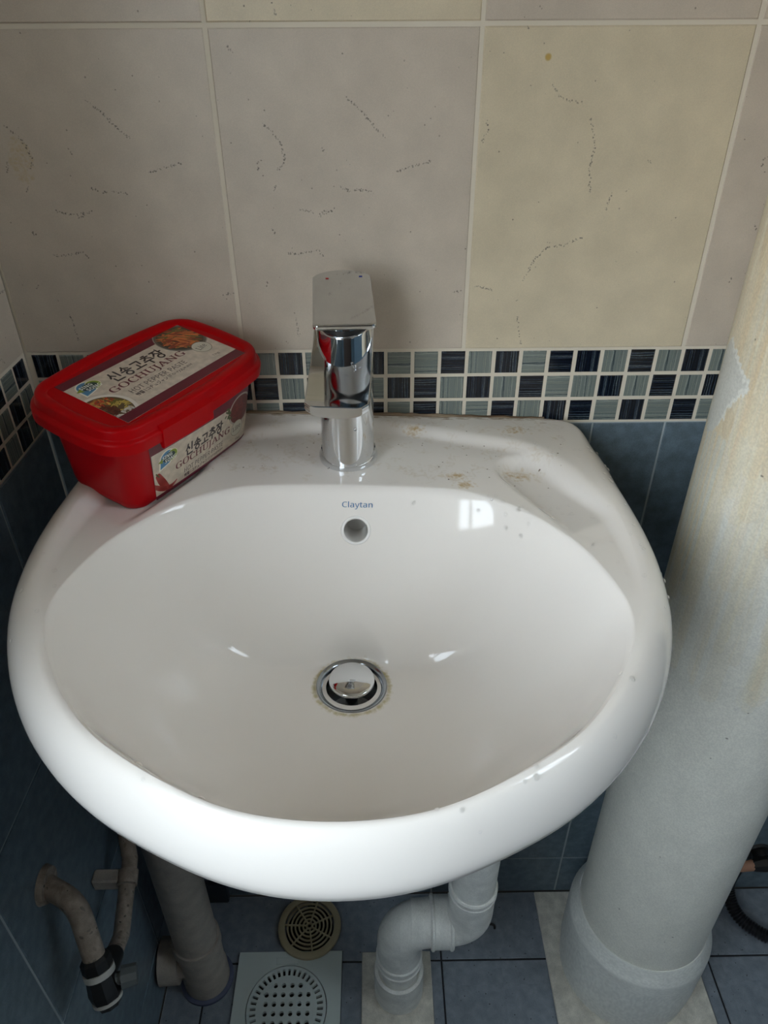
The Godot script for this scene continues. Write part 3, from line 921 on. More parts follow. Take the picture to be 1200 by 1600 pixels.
func build_faucet() -> void:
	var base := basin_frame() * surface_at(-0.0035, 0.0755)
	var o := thing("basin_faucet", "chrome single-lever basin faucet on the rear deck of the basin", "faucet", Transform3D(Basis(), Vector3(base.x, base.y - 0.0005, base.z)))
	var cz := base.z
	var top := func(z: float) -> float: return 1.0135 - 0.30 * (z + cz - 0.047) - base.y      # upper face of the lever
	var b := Buf.new()
	b.lathe([Vector2(0, 0), Vector2(.0235, 0), Vector2(.0252, .001), Vector2(.0257, .0035), Vector2(.0255, .0065), Vector2(.0244, .0082), Vector2(.0242, .0100), Vector2(.0236, .0118), Vector2(.0224, .0126)], 64)
	put("base_flange", mesh_of(b, 35.0, 0), M.chrome, o)
	var ring := func(rad: float, off: float, flat := -1.0) -> Array:
		var a := []
		for j in 73:
			var t := TAU * j / 72
			var z := cos(t) * rad
			var y: float = flat if flat >= 0 else top.call(z) - off
			a.append(Vector3(sin(t) * rad, y, z + LEAN * (0.045 - y)))
		return a
	b = Buf.new()
	b.rows([ring.call(.0226, 0, .006), ring.call(.0226, .0225), ring.call(.0222, .0215), ring.call(.0212, .0210), ring.call(.0190, .0210)], false)
	put("column", mesh_of(b, 30.0, 0), M.chrome, o)
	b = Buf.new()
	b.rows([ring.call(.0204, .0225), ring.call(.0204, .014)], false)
	put("gap_shade_ring", mesh_of(b, 30.0, 0), M.black_rubber, o)  # black ring stands in for the shade in the gap under the cap
	b = Buf.new()
	b.rows([ring.call(.0195, .0172), ring.call(.0212, .0172), ring.call(.0220, .0165), ring.call(.0221, .0040)], false)
	put("cartridge_cap", mesh_of(b, 30.0, 0), M.chrome, o)
	# lever: plate with a round back, square front
	var outline := []
	var hw := 0.0232
	for k in 17:
		var t := lerpf(-1, 1, k / 16.0)
		outline.append(Vector2(t * hw, -0.0268 - 0.0125 * sqrt(maxf(0, 1.0 - t * t * 0.93)) + 0.0033))
	for k in 7:
		var a := PI * .5 * k / 6.0
		outline.append(Vector2(hw + .0006 - 0.004 + 0.004 * cos(a), 0.0338 + 0.004 * sin(a)))
	for k in 7:
		var a := PI * .5 + PI * .5 * k / 6.0
		outline.append(Vector2(-hw - .0006 + 0.004 + 0.004 * cos(a), 0.0338 + 0.004 * sin(a)))
	b = Buf.new()
	var lay := []
	for st in [[.0022, -.0048], [.0006, -.0044], [0.0, -.0034], [0.0, -.0014], [.0005, -.0004], [.0016, 0.0]]:
		var rr := []
		for q in outline:
			var c: Vector2 = q
			var f: float = 1.0 - st[0] / hw
			rr.append(Vector3(c.x * f, st[1], c.y * (1.0 - st[0] / 0.038)))
		lay.append(rr)
	b.rows(lay, true)
	b.fan(lay[0], Vector3(0, -.0048, 0)); b.fan(lay[-1], Vector3.ZERO, true)
	var tilt := Basis(Vector3.UP, deg_to_rad(3.6)) * Basis(Vector3.RIGHT, atan(0.30))
	var lever := put("lever_handle", mesh_of(b, 35.0, 0), M.chrome, o, Transform3D(tilt, Vector3(0, top.call(0.0), 0)))
	put("hot_mark", bx(Vector3(-.0115, .0002, -.0235), Vector3(.0024, .0005, .0009)), M.red_mark, lever)
	put("cold_mark", bx(Vector3(.0150, .0002, -.0252), Vector3(.0026, .0005, .0009)), M.blue_mark, lever)
	# spout: flat-topped, round-bellied, sloping forward
	b = Buf.new()
	var sp := Slope.new()
	var secs := []
	for i in 19:
		var t := i / 18.0
		var z := lerpf(-0.022, 0.0555, t)
		var round_end := clampf((z - 0.049) / 0.0065, 0, 1)
		var w := lerpf(0.0240, 0.0252, smoothstep(0, .7, t)) - 0.005 * (1.0 - sqrt(1.0 - round_end * round_end))
		var y: float = sp.sample_baked_y(z) - base.y
		var belly := lerpf(0.030, 0.0075, smoothstep(0.1, 0.9, t)) * (1.0 - 0.35 * round_end)
		var row := []
		row.append_array([Vector3(-w + .0012, y, z), Vector3(w - .0012, y, z), Vector3(w - .0003, y - .0004, z), Vector3(w, y - .0014, z), Vector3(w, y - .0052, z)])
		for k in range(1, 12):
			var a := PI * k / 12.0
			row.append(Vector3(w * cos(a), y - .0052 - belly * pow(sin(a), 0.9), z))
		row.append_array([Vector3(-w, y - .0052, z), Vector3(-w, y - .0014, z), Vector3(-w + .0003, y - .0004, z)])
		secs.append(row)
	b.rows(secs, true)
	var endc := Vector3.ZERO
	for q in secs[-1]: endc += q
	b.fan(secs[-1], endc / secs[-1].size() + Vector3(0, 0, .0008), true)
	put("spout", mesh_of(b, 32.0), M.chrome, o, Transform3D(Basis(Vector3.UP, deg_to_rad(-5.0)), Vector3(-.0012, 0, 0)))
	b = Buf.new()
	var sy: float = sp.sample_baked_y(0.036) - base.y
	b.lathe([Vector2(0, -.0225), Vector2(.009, -.0225), Vector2(.0098, -.0215), Vector2(.0098, -.010)], 32, Vector3(-.0045, sy, 0.036))
	put("aerator", mesh_of(b, 35.0, 0), M.chrome_dull, o)

func build_drain() -> void:
	var c := surface_at(DRAIN.x, DRAIN.y + 0.031)
	var fr := basin_frame() * Transform3D(Basis(), Vector3(DRAIN.x - SKEW * DRAIN.y, c.y - 0.0005, DRAIN.y))
	var o := thing("drain_stopper", "chrome pop-up drain with a domed stopper in the bottom of the basin", "drain", fr)
	var b := Buf.new()
	b.lathe([Vector2(.0292, -.0015), Vector2(.0297, .0004), Vector2(.0292, .0014), Vector2(.0280, .0014), Vector2(.0255, -.0002), Vector2(.0225, -.0045), Vector2(.0205, -.009), Vector2(.0200, -.044), Vector2(0, -.0445)], 56)
	put("drain_flange", mesh_of(b, 35.0, 0), M.chrome_dull, o)
	b = Buf.new()
	b.lathe([Vector2(.0, .0036), Vector2(.0168, .0036), Vector2(.0184, .0042), Vector2(.0191, .0055), Vector2(.0191, .0070), Vector2(.0186, .0080), Vector2(.0165, .0089), Vector2(.0120, .0098), Vector2(.006, .0104), Vector2(0, .0106)], 56)
	put("stopper_cap", mesh_of(b, 50.0, 0), M.chrome, o)
	b = Buf.new()
	b.lathe([Vector2(.0055, -.044), Vector2(.0055, .004)], 20)
	put("stopper_stem", mesh_of(b, 50.0, 0), M.chrome_dull, o)

# ------------------------------------------------------------------ the tub of pepper paste
const HANGUL := {
	"sin": [[[.30, .05], [.24, .28], [.06, .50]], [[.26, .22], [.50, .47]], [[.80, .02], [.80, .62]], [[.20, .62], [.20, .93], [.86, .93]]],
	"song": [[[.50, .0], [.42, .14], [.20, .30]], [[.48, .12], [.80, .30]], [[.50, .30], [.50, .46]], [[.06, .46], [.94, .46]]],
	"go": [[[.18, .14], [.80, .14], [.76, .52]], [[.46, .48], [.46, .84]], [[.05, .84], [.95, .84]]],
	"chu": [[[.38, .03], [.62, .03]], [[.18, .17], [.82, .17]], [[.52, .17], [.40, .34], [.18, .48]], [[.52, .28], [.84, .48]], [[.05, .62], [.95, .62]], [[.50, .62], [.50, 1.0]]],
	"jang": [[[.08, .10], [.56, .10]], [[.34, .10], [.24, .34], [.04, .50]], [[.30, .26], [.58, .48]], [[.76, .0], [.76, .58]], [[.76, .28], [.96, .28]]],
}
const SMALL := [
	[[[.25, .0], [.25, .12]], [[.05, .15], [.45, .15]], [[.15, .22], [.18, .35]], [[.38, .22], [.33, .35]], [[.03, .4], [.47, .4]], [[.08, .58], [.42, .58]], [[.25, .4], [.25, 1]], [[.52, .18], [.98, .18]], [[.75, 0], [.75, 1]], [[.57, .32], [.93, .32], [.93, .55], [.57, .55], [.57, .32]], [[.75, .58], [.53, .9]], [[.75, .58], [.98, .9]]],
	[[[.12, .0], [.12, .45]], [[.3, 0], [.3, .48]], [[.12, .2], [.3, .2]], [[.45, .05], [.9, .05]], [[.6, 0], [.5, .2]], [[.42, .25], [.95, .25]], [[.75, .12], [.75, .45]], [[.1, .52], [.9, .52]], [[.2, .62], [.8, .62], [.8, 1], [.2, 1], [.2, .62]], [[.4, .52], [.4, .75]], [[.6, .52], [.6, .75]], [[.2, .85], [.8, .85]]],
	[[[.3, .0], [.3, 1.0]]],
	[[[.15, .2], [.85, .2], [.85, .85]], [[.1, .85], [.92, .85]]],
	[[[.75, .08], [.25, .2]], [[.08, .42], [.92, .42]], [[.5, .15], [.5, .55], [.25, .95]]],
	[[[.3, .5], [.7, .5], [.66, .88]], [[.15, .88], [.9, .88]]],
	[[[.2, .15], [.36, .3]], [[.1, .4], [.28, .55]], [[.2, .95], [.6, .8], [.9, .35]], [[.65, .05], [.72, .2]], [[.8, 0], [.87, .15]]],
	[[[.15, .6], [.8, .48], [.65, .68]], [[.38, .4], [.52, .95]]],
	[[[.15, .15], [.36, .35]], [[.15, .9], [.6, .75], [.9, .3]]],
	[[[.4, .0], [.4, 1.0]]],
]

func label_text(p: Paint, s: float, o: Vector2, hx: float, hw: float, hy: float, hh: float, gx: float, gw: float, gy: float, gh: float, px: float, pw: float, py: float, ph: float, jy: float, jh: float) -> void:
	# all in millimetres from o, s pixels per millimetre; y runs down
	var ink := c8(38, 24, 22)
	var wine := c8(92, 12, 26)
	var order := ["sin", "song", "go", "chu", "jang"]
	var cw := hw / 5.0
	for k in 5:
		var at := (o + Vector2(hx + cw * k, hy)) * s
		var sc := Vector2(cw * 0.94, hh) * s
		for st in HANGUL[order[k]]: p.stroke(st, 1.6 * s, ink, sc, at)
		if order[k] == "song" or order[k] == "jang":
			var pts := []
			for m in 25: pts.append([0.5 + 0.25 * cos(TAU * m / 24), 0.77 + 0.19 * sin(TAU * m / 24)])
			p.stroke(pts, 1.5 * s, ink, sc, at)
	p.word("GOCHUJANG", face(false, true), (o + Vector2(gx, gy)) * s, gw * s, gh * s, wine)
	p.word("GOCHUJANG", face(false, true), (o + Vector2(gx + .32, gy)) * s, gw * s, gh * s, wine)
	p.word("HOT PEPPER PASTE", face(), (o + Vector2(px, py)) * s, pw * s, ph * s, c8(58, 36, 36))
	var x := px
	for k in SMALL.size():
		for st in SMALL[k]: p.stroke(st, 0.45 * s, c8(58, 38, 38), Vector2(jh * .9, jh) * s, (o + Vector2(x, jy)) * s)
		x += jh * (0.62 if k in [2, 9] else 1.02)
	p.word("Гочуджан", face(), (o + Vector2(x + .3, jy + jh * 1.1)) * s, (px + pw - x - .3) * s, jh * 1.1 * s, c8(70, 48, 46))

func logo(p: Paint, s: float, c: Vector2, r: float) -> void:
	var k := r * s
	var at := c * s
	for w in [[1.28, c8(238, 232, 214)], [1.14, c8(120, 160, 184)]]:
		p.ell(at.x - .18 * k, at.y - .05 * k, .80 * k * w[0] / 1.14, .74 * k * w[0] / 1.14, 0.0, w[1])
		p.poly(PackedVector2Array([at + Vector2(-.98, -.1) * k * w[0] / 1.14, at + Vector2(-1.0, .95) * k * w[0] / 1.14, at + Vector2(.1, .68) * k * w[0] / 1.14]), w[1])
	p.ell(at.x - .18 * k, at.y - .05 * k, .76 * k, .70 * k, 0.0, c8(74, 126, 164))
	p.poly(PackedVector2Array([at + Vector2(-.93, -.1) * k, at + Vector2(-.94, .86) * k, at + Vector2(.1, .64) * k]), c8(74, 126, 164))
	p.ell(at.x + .42 * k, at.y - .02 * k, .66 * k, .62 * k, 0.0, c8(226, 222, 180))
	p.ell(at.x + .42 * k, at.y - .02 * k, .60 * k, .56 * k, 0.0, c8(128, 146, 40))
	p.poly(PackedVector2Array([at + Vector2(-1.25, .05) * k, at + Vector2(-.7, -.25) * k, at + Vector2(-.7, .35) * k]), c8(128, 146, 40))
	p.ell(at.x + .06 * k, at.y + .02 * k, .72 * k, .50 * k, 0.0, c8(28, 52, 48))
	p.word("SING", face(true), at + Vector2(-.72, .02) * k, 1.15 * k, .40 * k, c8(236, 236, 226))
	p.word("SONG", face(true), at + Vector2(-.42, .52) * k, 1.35 * k, .42 * k, c8(236, 236, 226))

func build_tub() -> void:
	var R := Basis(Vector3.UP, deg_to_rad(59.9)) * Basis(Vector3.RIGHT, deg_to_rad(9.03)) * Basis(Vector3.BACK, deg_to_rad(2.7))
	var T := Vector3(0.1457, 0.9532, 0.0935)
	var h := 0.085
	var o := thing("paste_tub", "red plastic tub of hot pepper paste standing on the left corner of the basin", "tub", Transform3D(R, T + R * Vector3(0, -h, 0)))
	var mm := 0.001
	var section := func(hx: float, hz: float, cr: float, bow: float, y: float, cx := 0.0) -> Array:
		var out := []
		for s in 4:                                 # corner then side, clockwise seen from above
			var sx: float = [1, 1, -1, -1][s]; var sz: float = [1, -1, -1, 1][s]
			var a0: float = [PI * .5, 0.0, -PI * .5, -PI][s]
			for k in 9:
				var a := a0 - PI * .5 * k / 8.0
				out.append(Vector2(sx * (hx - cr) + cr * cos(a), sz * (hz - cr) + cr * sin(a)))
			var p0: Vector2 = out[-1]
			var sx2: float = [1, -1, -1, 1][s]; var sz2: float = [-1, -1, 1, 1][s]
			var a2: float = [0.0, -PI * .5, -PI, -PI * 1.5][s]
			var p1 := Vector2(sx2 * (hx - cr) + cr * cos(a2), sz2 * (hz - cr) + cr * sin(a2))
			for k in range(1, 9): out.append(p0.lerp(p1, k / 9.0))
		var pts := []
		for q in out:
			var c: Vector2 = q
			var bz := bow * (1.0 - pow(clampf(c.x / hx, -1, 1), 2)); var bxx := bow * 0.7 * (1.0 - pow(clampf(c.y / hz, -1, 1), 2))
			pts.append(Vector3((c.x + bxx * c.x / hx + cx) * mm, y * mm + h, (c.y + bz * c.y / hz) * mm))
		return pts
	var b := Buf.new()
	var body := []
	for q in [[60, 28, 9, 1.0, -84.2], [64, 32, 11, 1.2, -85.0], [66.5, 34.6, 12.5, 1.5, -84.0], [68.0, 36.2, 13.5, 1.5, -81.0], [68.8, 36.9, 14, 1.5, -77], [73.5, 41.6, 15, 1.5, -32], [75.0, 43.2, 15, 1.5, -14], [75, 43.2, 15, 1.5, -6]]:
		body.append(section.call(q[0], q[1], q[2], q[3], q[4], -2.0))
	b.rows(body, true)
	b.fan(body[0], Vector3(0, h - .0842, 0)); b.fan(body[-1], Vector3(0, h - .006, 0), true)
	put("tub_body", mesh_of(b, 40.0), M.red_plastic, o)
	b = Buf.new()
	var lid := []
	var L := func(off: float, y: float, cr: float) -> Array: return section.call(85.5 + off, 50.0 + off, maxf(3, cr + off), 6.0, y, -3.0)
	for q in [[-9, -17, 22], [-1.6, -17.4, 22], [-.4, -16.6, 22], [0, -9, 22], [-.4, -7.6, 22], [-1.6, -6.6, 22], [-3.0, -6.0, 22], [-3.6, -5.0, 22], [-4.2, .4, 22], [-5.0, 1.7, 22], [-6.6, 2.3, 22], [-9.5, 2.2, 22], [-12.2, 1.2, 21], [-13.2, .2, 20], [-13.8, -.15, 18]]:
		lid.append(L.call(q[0], q[1], q[2]))
	b.rows(lid, true)
	b.fan(lid[-1], Vector3(-.003, h - .00015, 0), true)
	var lidn := put("tub_lid", mesh_of(b, 40.0), M.red_lid, o)
	b = Buf.new()
	var tab := []
	for q in [[.052, -.004], [.0572, -.006], [.0575, -.021], [.0566, -.0225], [.0545, -.0225], [.0525, -.018]]:
		var row := []
		for k in 13:
			var x := lerpf(-.052, .0, k / 12.0)
			var z: float = q[0] - .0058 * pow(x / .085, 2)
			row.append(Vector3(x, q[1] + h, z))
		tab.append(row)
	b.rows(tab, false)
	for e in [0, 12]:
		var ring := []
		for q in tab: ring.append(q[e])
		var cc := Vector3.ZERO
		for q in ring: cc += q
		b.fan(ring, cc / ring.size(), e == 0)
	put("latch_tab", mesh_of(b, 40.0), M.red_lid, lidn)
	# top label: 132 x 72 mm
	var s := 9.0
	var p := Paint.new(int(132 * s), int(73 * s), c8(98, 14, 36))
	p.im.fill_rect(Rect2i(0, int(9.5 * s), p.w, int(54 * s)), c8(206, 190, 172))
	p.grain(0.03, 81, 0.10, 0.012)
	var oo := Vector2(66, 36.5)
	var r := RandomNumberGenerator.new(); r.seed = 21
	# bowl of kimchi, upper right
	var kc := (oo + Vector2(50, -19.5)) * s
	p.disc(kc.x, kc.y, 22.5 * s, c8(150, 140, 128)); p.disc(kc.x, kc.y, 21.5 * s, c8(92, 84, 74)); p.disc(kc.x, kc.y, 19.5 * s, c8(66, 52, 36))
	for k in 150:
		var a := r.randf() * TAU; var d := sqrt(r.randf()) * 15.0 * s
		var q := kc + Vector2(cos(a), sin(a)) * d
		var t := r.randf_range(-0.3, 1.4)
		p.ell(q.x, q.y, r.randf_range(3, 6.5) * s, r.randf_range(.6, 1.4) * s, t, [c8(176, 84, 34), c8(204, 112, 52), c8(140, 54, 24), c8(96, 92, 40), c8(186, 96, 44)][r.randi() % 5])
	# bowl of rice and vegetables, lower left
	var bc := (oo + Vector2(-65, 15.5)) * s
	p.disc(bc.x, bc.y, 22.5 * s, c8(224, 214, 202)); p.disc(bc.x, bc.y, 19.5 * s, c8(94, 74, 46))
	for k in 420:
		var a := r.randf() * TAU; var d := sqrt(r.randf()) * 18.0 * s
		var q := bc + Vector2(cos(a), sin(a)) * d
		var u := (q - bc) / s
		var c := c8(120, 112, 44)
		if u.x > 2 and u.y > -4: c = c8(206, 178, 84)
		if u.x > -3 and u.y < -7: c = [c8(190, 56, 30), c8(206, 150, 70)][r.randi() % 2]
		if u.y > 7: c = c8(214, 206, 196)
		if u.length() < 8.5: c = [c8(84, 28, 18), c8(104, 40, 24)][r.randi() % 2]
		p.ell(q.x, q.y, r.randf_range(1.2, 3.0) * s, r.randf_range(.4, .9) * s, r.randf() * 3.1, c.darkened(r.randf() * .25))
	p.im.fill_rect(Rect2i(0, int(63.5 * s), p.w, p.h), c8(98, 14, 36))
	# badge
	var lc := (oo + Vector2(50.5, 3.5)) * s
	p.disc(lc.x, lc.y, 8.6 * s, c8(120, 106, 88)); p.disc(lc.x, lc.y, 8.1 * s, c8(204, 196, 178))
	for k in 5: p.line(lc + Vector2(-6, -3 + k * 1.8) * s, lc + Vector2(6, -4 + k * 1.8) * s, .2 * s, c8(180, 170, 150))
	p.word("Lite", face(false, true), lc + Vector2(-5.2, 3.4) * s, 10.5 * s, 5.4 * s, c8(62, 50, 44), -0.16)
	p.word("1kg", face(), (oo + Vector2(45.5, 21.5)) * s, 7.6 * s, 3.2 * s, c8(74, 56, 50))
	label_text(p, s, oo, -32.5, 57, -21.0, 13.4, -45, 79, 4.2, 9.6, -36, 60, 11.9, 5.2, 13.7, 3.8)
	logo(p, s, oo + Vector2(-50.0, -18.5), 9.6)
	var mt := mat("printed_top_label", Color.WHITE, 0.32, 0.0, p.tex())
	b = Buf.new()
	var q4 := []
	for e in [[-1, -1], [1, -1], [1, 1], [-1, 1]]: q4.append(b.p(Vector3(e[0] * .066, h + .00015, e[1] * .0365), Vector2(e[0] * .5 + .5, e[1] * .5 + .5)))
	for e in [[-1, -1], [1, -1], [1, 1], [-1, 1]]: b.p(Vector3(e[0] * .066, h - .0001, e[1] * .0365), Vector2(.5, .02))
	b.quad(q4[0], q4[1], q4[2], q4[3])
	for k in 4: b.quad(k, 4 + k, 4 + (k + 1) % 4, (k + 1) % 4)
	put("printed_top_label", mesh_of(b, 20.0), mt, lidn)
	# front label on the leaning front face
	var p2 := Paint.new(int(126 * s), int(64 * s), c8(98, 14, 36))      # x from -59, y from -22 down
	var o2 := Vector2(59, -22)
	var edge := PackedVector2Array()
	for q in [[-54.5, -34.5], [66, -40.5], [66, -81.6], [-49.5, -79.6]]: edge.append(Vector2(q[0] + 59, -q[1] - 22) * s)
	p2.poly(edge, c8(200, 186, 166))
	p2.grain(0.03, 83, 0.10, 0.012)
	var f := func(x: float, y: float) -> Vector2: return Vector2(x + 59, -y - 22) * s
	var sc: Vector2 = f.call(52.5, -46.0)
	p2.disc(sc.x, sc.y, 15.5 * s, c8(170, 160, 148)); p2.disc(sc.x, sc.y, 13.8 * s, c8(96, 20, 18))
	for k in 40: p2.ell(sc.x + r.randfn() * 5 * s, sc.y + r.randfn() * 5 * s, r.randf_range(1, 5) * s, .5 * s, r.randf() * 3, Color(0.50, 0.14, 0.12, 0.5))
	for k in 26:
		var g: Vector2 = f.call(36.5 + r.randfn() * 1.6, -44 + r.randfn() * 4.0)
		p2.ell(g.x, g.y, 1.6 * s, .8 * s, r.randf() * 3, c8(64, 78, 34))
	for pep in [[-47.5, -58.5, -36, -77, 3.4], [-52, -67, -31, -80.5, 2.4], [-38, -76, -27, -75, 1.7]]:
		for k in 30:
			var t := k / 29.0
			var a: Vector2 = f.call(lerpf(pep[0], pep[2], t), lerpf(pep[1], pep[3], t) - 2.0 * sin(t * PI))
			p2.disc(a.x, a.y, pep[4] * s * (0.35 + 0.65 * sin(PI * clampf(t * .8 + .2, 0, 1))), c8(140, 26, 20).lightened(.12 * sin(t * 9.0)))
	p2.line(f.call(-49.5, -55.5), f.call(-46.5, -60), 1.2 * s, c8(70, 84, 40))
	var bl: Vector2 = f.call(49.5, -65.2)
	p2.ell(bl.x, bl.y, 8.2 * s, 8.2 * s, 0, c8(130, 118, 100)); p2.ell(bl.x, bl.y, 7.7 * s, 7.7 * s, 0, c8(196, 190, 172))
	p2.word("Lite", face(false, true), bl + Vector2(-5.6, 2.6) * s, 11 * s, 5.0 * s, c8(70, 58, 50), -0.1)
	p2.word("1kg", face(), f.call(48.5, -80.0), 7 * s, 3 * s, c8(80, 64, 56))
	label_text(p2, s, Vector2(59, -22), -16.5, 46, 45.6, 11.6, -28, 67.5, 66.6, 9.0, -18, 48.5, 73.7, 4.9, 75.2, 3.3)
	logo(p2, s, Vector2(59 - 36, -22 + 45.5), 9.0)
	var mf := mat("printed_front_label", Color.WHITE, 0.32, 0.0, p2.tex())
	b = Buf.new()
	var lr := []; var lu := []
	for i in 13:
		var ty := i / 12.0
		var row := []; var ur := []
		for k in 25:
			var tx := k / 24.0
			var y := lerpf(-23.0, -83.8, ty)
			var x := lerpf(lerpf(-57.0, -49.0, ty), 64.5, tx)
			# front face of the body at this height
			var hz := 36.9; var hx := 68.8
			if y > -77.0:
				var t := (y + 77.0) / 45.0
				hz = lerpf(36.9, 41.6, t); hx = lerpf(68.8, 73.5, t)
			elif y < -77: hz = lerpf(36.9, 36.0, (-77 - y) / 5.0)
			var z := hz + 1.5 * (1.0 - pow((x + 2) / hx, 2)) + 0.35
			if x > 53.5: z -= 1.6 * pow((x - 53.5) / 11.0, 2)
			row.append(Vector3(x * mm, y * mm + h, z * mm))
			ur.append(Vector2((x + 59) / 126.0, (-y - 22) / 64.0))
		lr.append(row); lu.append(ur)
	b.rows(lr, false, lu)
	put("printed_front_label", mesh_of(b, 60.0, 0), mf, o)

# ------------------------------------------------------------------ plumbing under the basin
func ringed(o: Node3D, called: String, a: Vector3, b: Vector3, r: float, m: Material, lip := 0.0015) -> void:   # a pipe socket with a bead at each end
	var d := (b - a).normalized()
	var k := Buf.new()
	var n := (b - a).length()
	var path := []; var rad := []
	for q in [[0, -.001], [0, 0], [.0015, lip], [.004, lip], [.0055, 0], [n - .0055, 0], [n - .004, lip], [n - .0015, lip], [n, 0], [n, -.001]]:
		path.append(a + d * maxf(q[0], 0.0001 * path.size())); rad.append(r + q[1])
	k.tube(path, rad, 40)
	put(called, mesh_of(k, 35.0), m, o)

func build_trap() -> void:
	var z := 0.144
	var o := thing("waste_trap", "pale grey plastic trap bend rising from the small floor plate to the basin", "pipe", Transform3D(Basis(), Vector3(.3425, 0, z)))
	var m: Material = M.grey_plastic
	var k := Buf.new()
	k.lathe([Vector2(.0330, .003), Vector2(.0350, .008), Vector2(.0350, .066), Vector2(.0342, .0695), Vector2(.0300, .0705), Vector2(.0285, .0690), Vector2(.0262, .066)], 44)
	put("floor_socket", mesh_of(k, 35.0, 0), m, o)
	var lx := 0.0865
	k = Buf.new()
	k.tube([Vector3(0, .02, 0), Vector3(0, .12, 0)], .0268, 40)
	put("riser", mesh_of(k, 40.0), m, o)
	k = Buf.new()
	k.tube(bend([Vector3(0, .098, 0), Vector3(0, .196, 0), Vector3(.10, .196, 0)], .047, 16).filter(func(q: Vector3) -> bool: return q.x < .06) + [Vector3(.06, .196, 0)], .0300, 40)
	put("lower_elbow", mesh_of(k, 40.0), m, o)
	ringed(o, "riser_ring", Vector3(0, .097, 0), Vector3(0, .118, 0), .0304, m)
	ringed(o, "coupling", Vector3(.040, .196, 0), Vector3(.070, .196, 0), .0326, m, .0016)
	k = Buf.new()
	k.tube(bend([Vector3(.015, .196, 0), Vector3(lx + .004, .196, 0), Vector3(lx + .004, .296, .004)], .036, 16), .0292, 40)
	put("upper_elbow", mesh_of(k, 40.0), m, o)
	ringed(o, "elbow_ring", Vector3(lx + .004, .280, .003), Vector3(lx + .004, .296, .004), .0292, m, .0012)
	k = Buf.new()
	k.tube(bend([Vector3(lx + .004, .27, .003), Vector3(lx + .004, .44, .012), Vector3(-.041, .47, .066), Vector3(-.041, .6835, .066)], .05, 12), .0270, 36)
	put("inlet_pipe", mesh_of(k, 40.0), m, o)
	var pl := put("stone_plate", bx(Vector3.ZERO, Vector3(.1035, .005, .1035), .001), M.stone_plate, null, Transform3D(Basis(), Vector3(.3402, .0022, .1432)))
	tag(pl, "small square stone floor plate under the trap bend", "floor plate")

func build_waste_pipe() -> void:
	var c := Vector3(.0590, 0, .122)
	var o := thing("waste_pipe", "grey beige vertical waste pipe with a side branch to the left wall, under the basin", "pipe", Transform3D(Basis(), c))
	var k := Buf.new()
	k.tube(bend([Vector3(0, .10, 0), Vector3(0, .69, 0), Vector3(-.058, .69, 0)], .05, 12), .0298, 40)
	put("upright", mesh_of(k, 40.0), M.painted_pipe, o)
	k = Buf.new()
	k.lathe([Vector2(.0325, .002), Vector2(.0330, .006), Vector2(.0330, .034), Vector2(.0312, .038), Vector2(.0316, .10), Vector2(.0335, .104), Vector2(.0335, .120), Vector2(.0326, .1225), Vector2(.0298, .1225)], 40)
	put("branch_tee", mesh_of(k, 35.0, 0), M.painted_pipe, o)
	k = Buf.new()
	var y := .062
	k.tube([Vector3(0, y, 0), Vector3(-.030, y, 0.002)], .0235, 36)
	k.tube([Vector3(-.030, y, .002), Vector3(-.0565, y, .004)], .0315, 36)
	put("side_branch", mesh_of(k, 35.0, 0), M.painted_pipe, o)
	k = Buf.new()
	k.lathe([Vector2(.0335, .0), Vector2(.0385, .0005), Vector2(.0380, .004), Vector2(.0345, .0055), Vector2(.0325, .0055)], 40)
	put("floor_seal", mesh_of(k, 35.0, 0), mat("seal_blue", c8(84, 90, 112), 0.6), o)

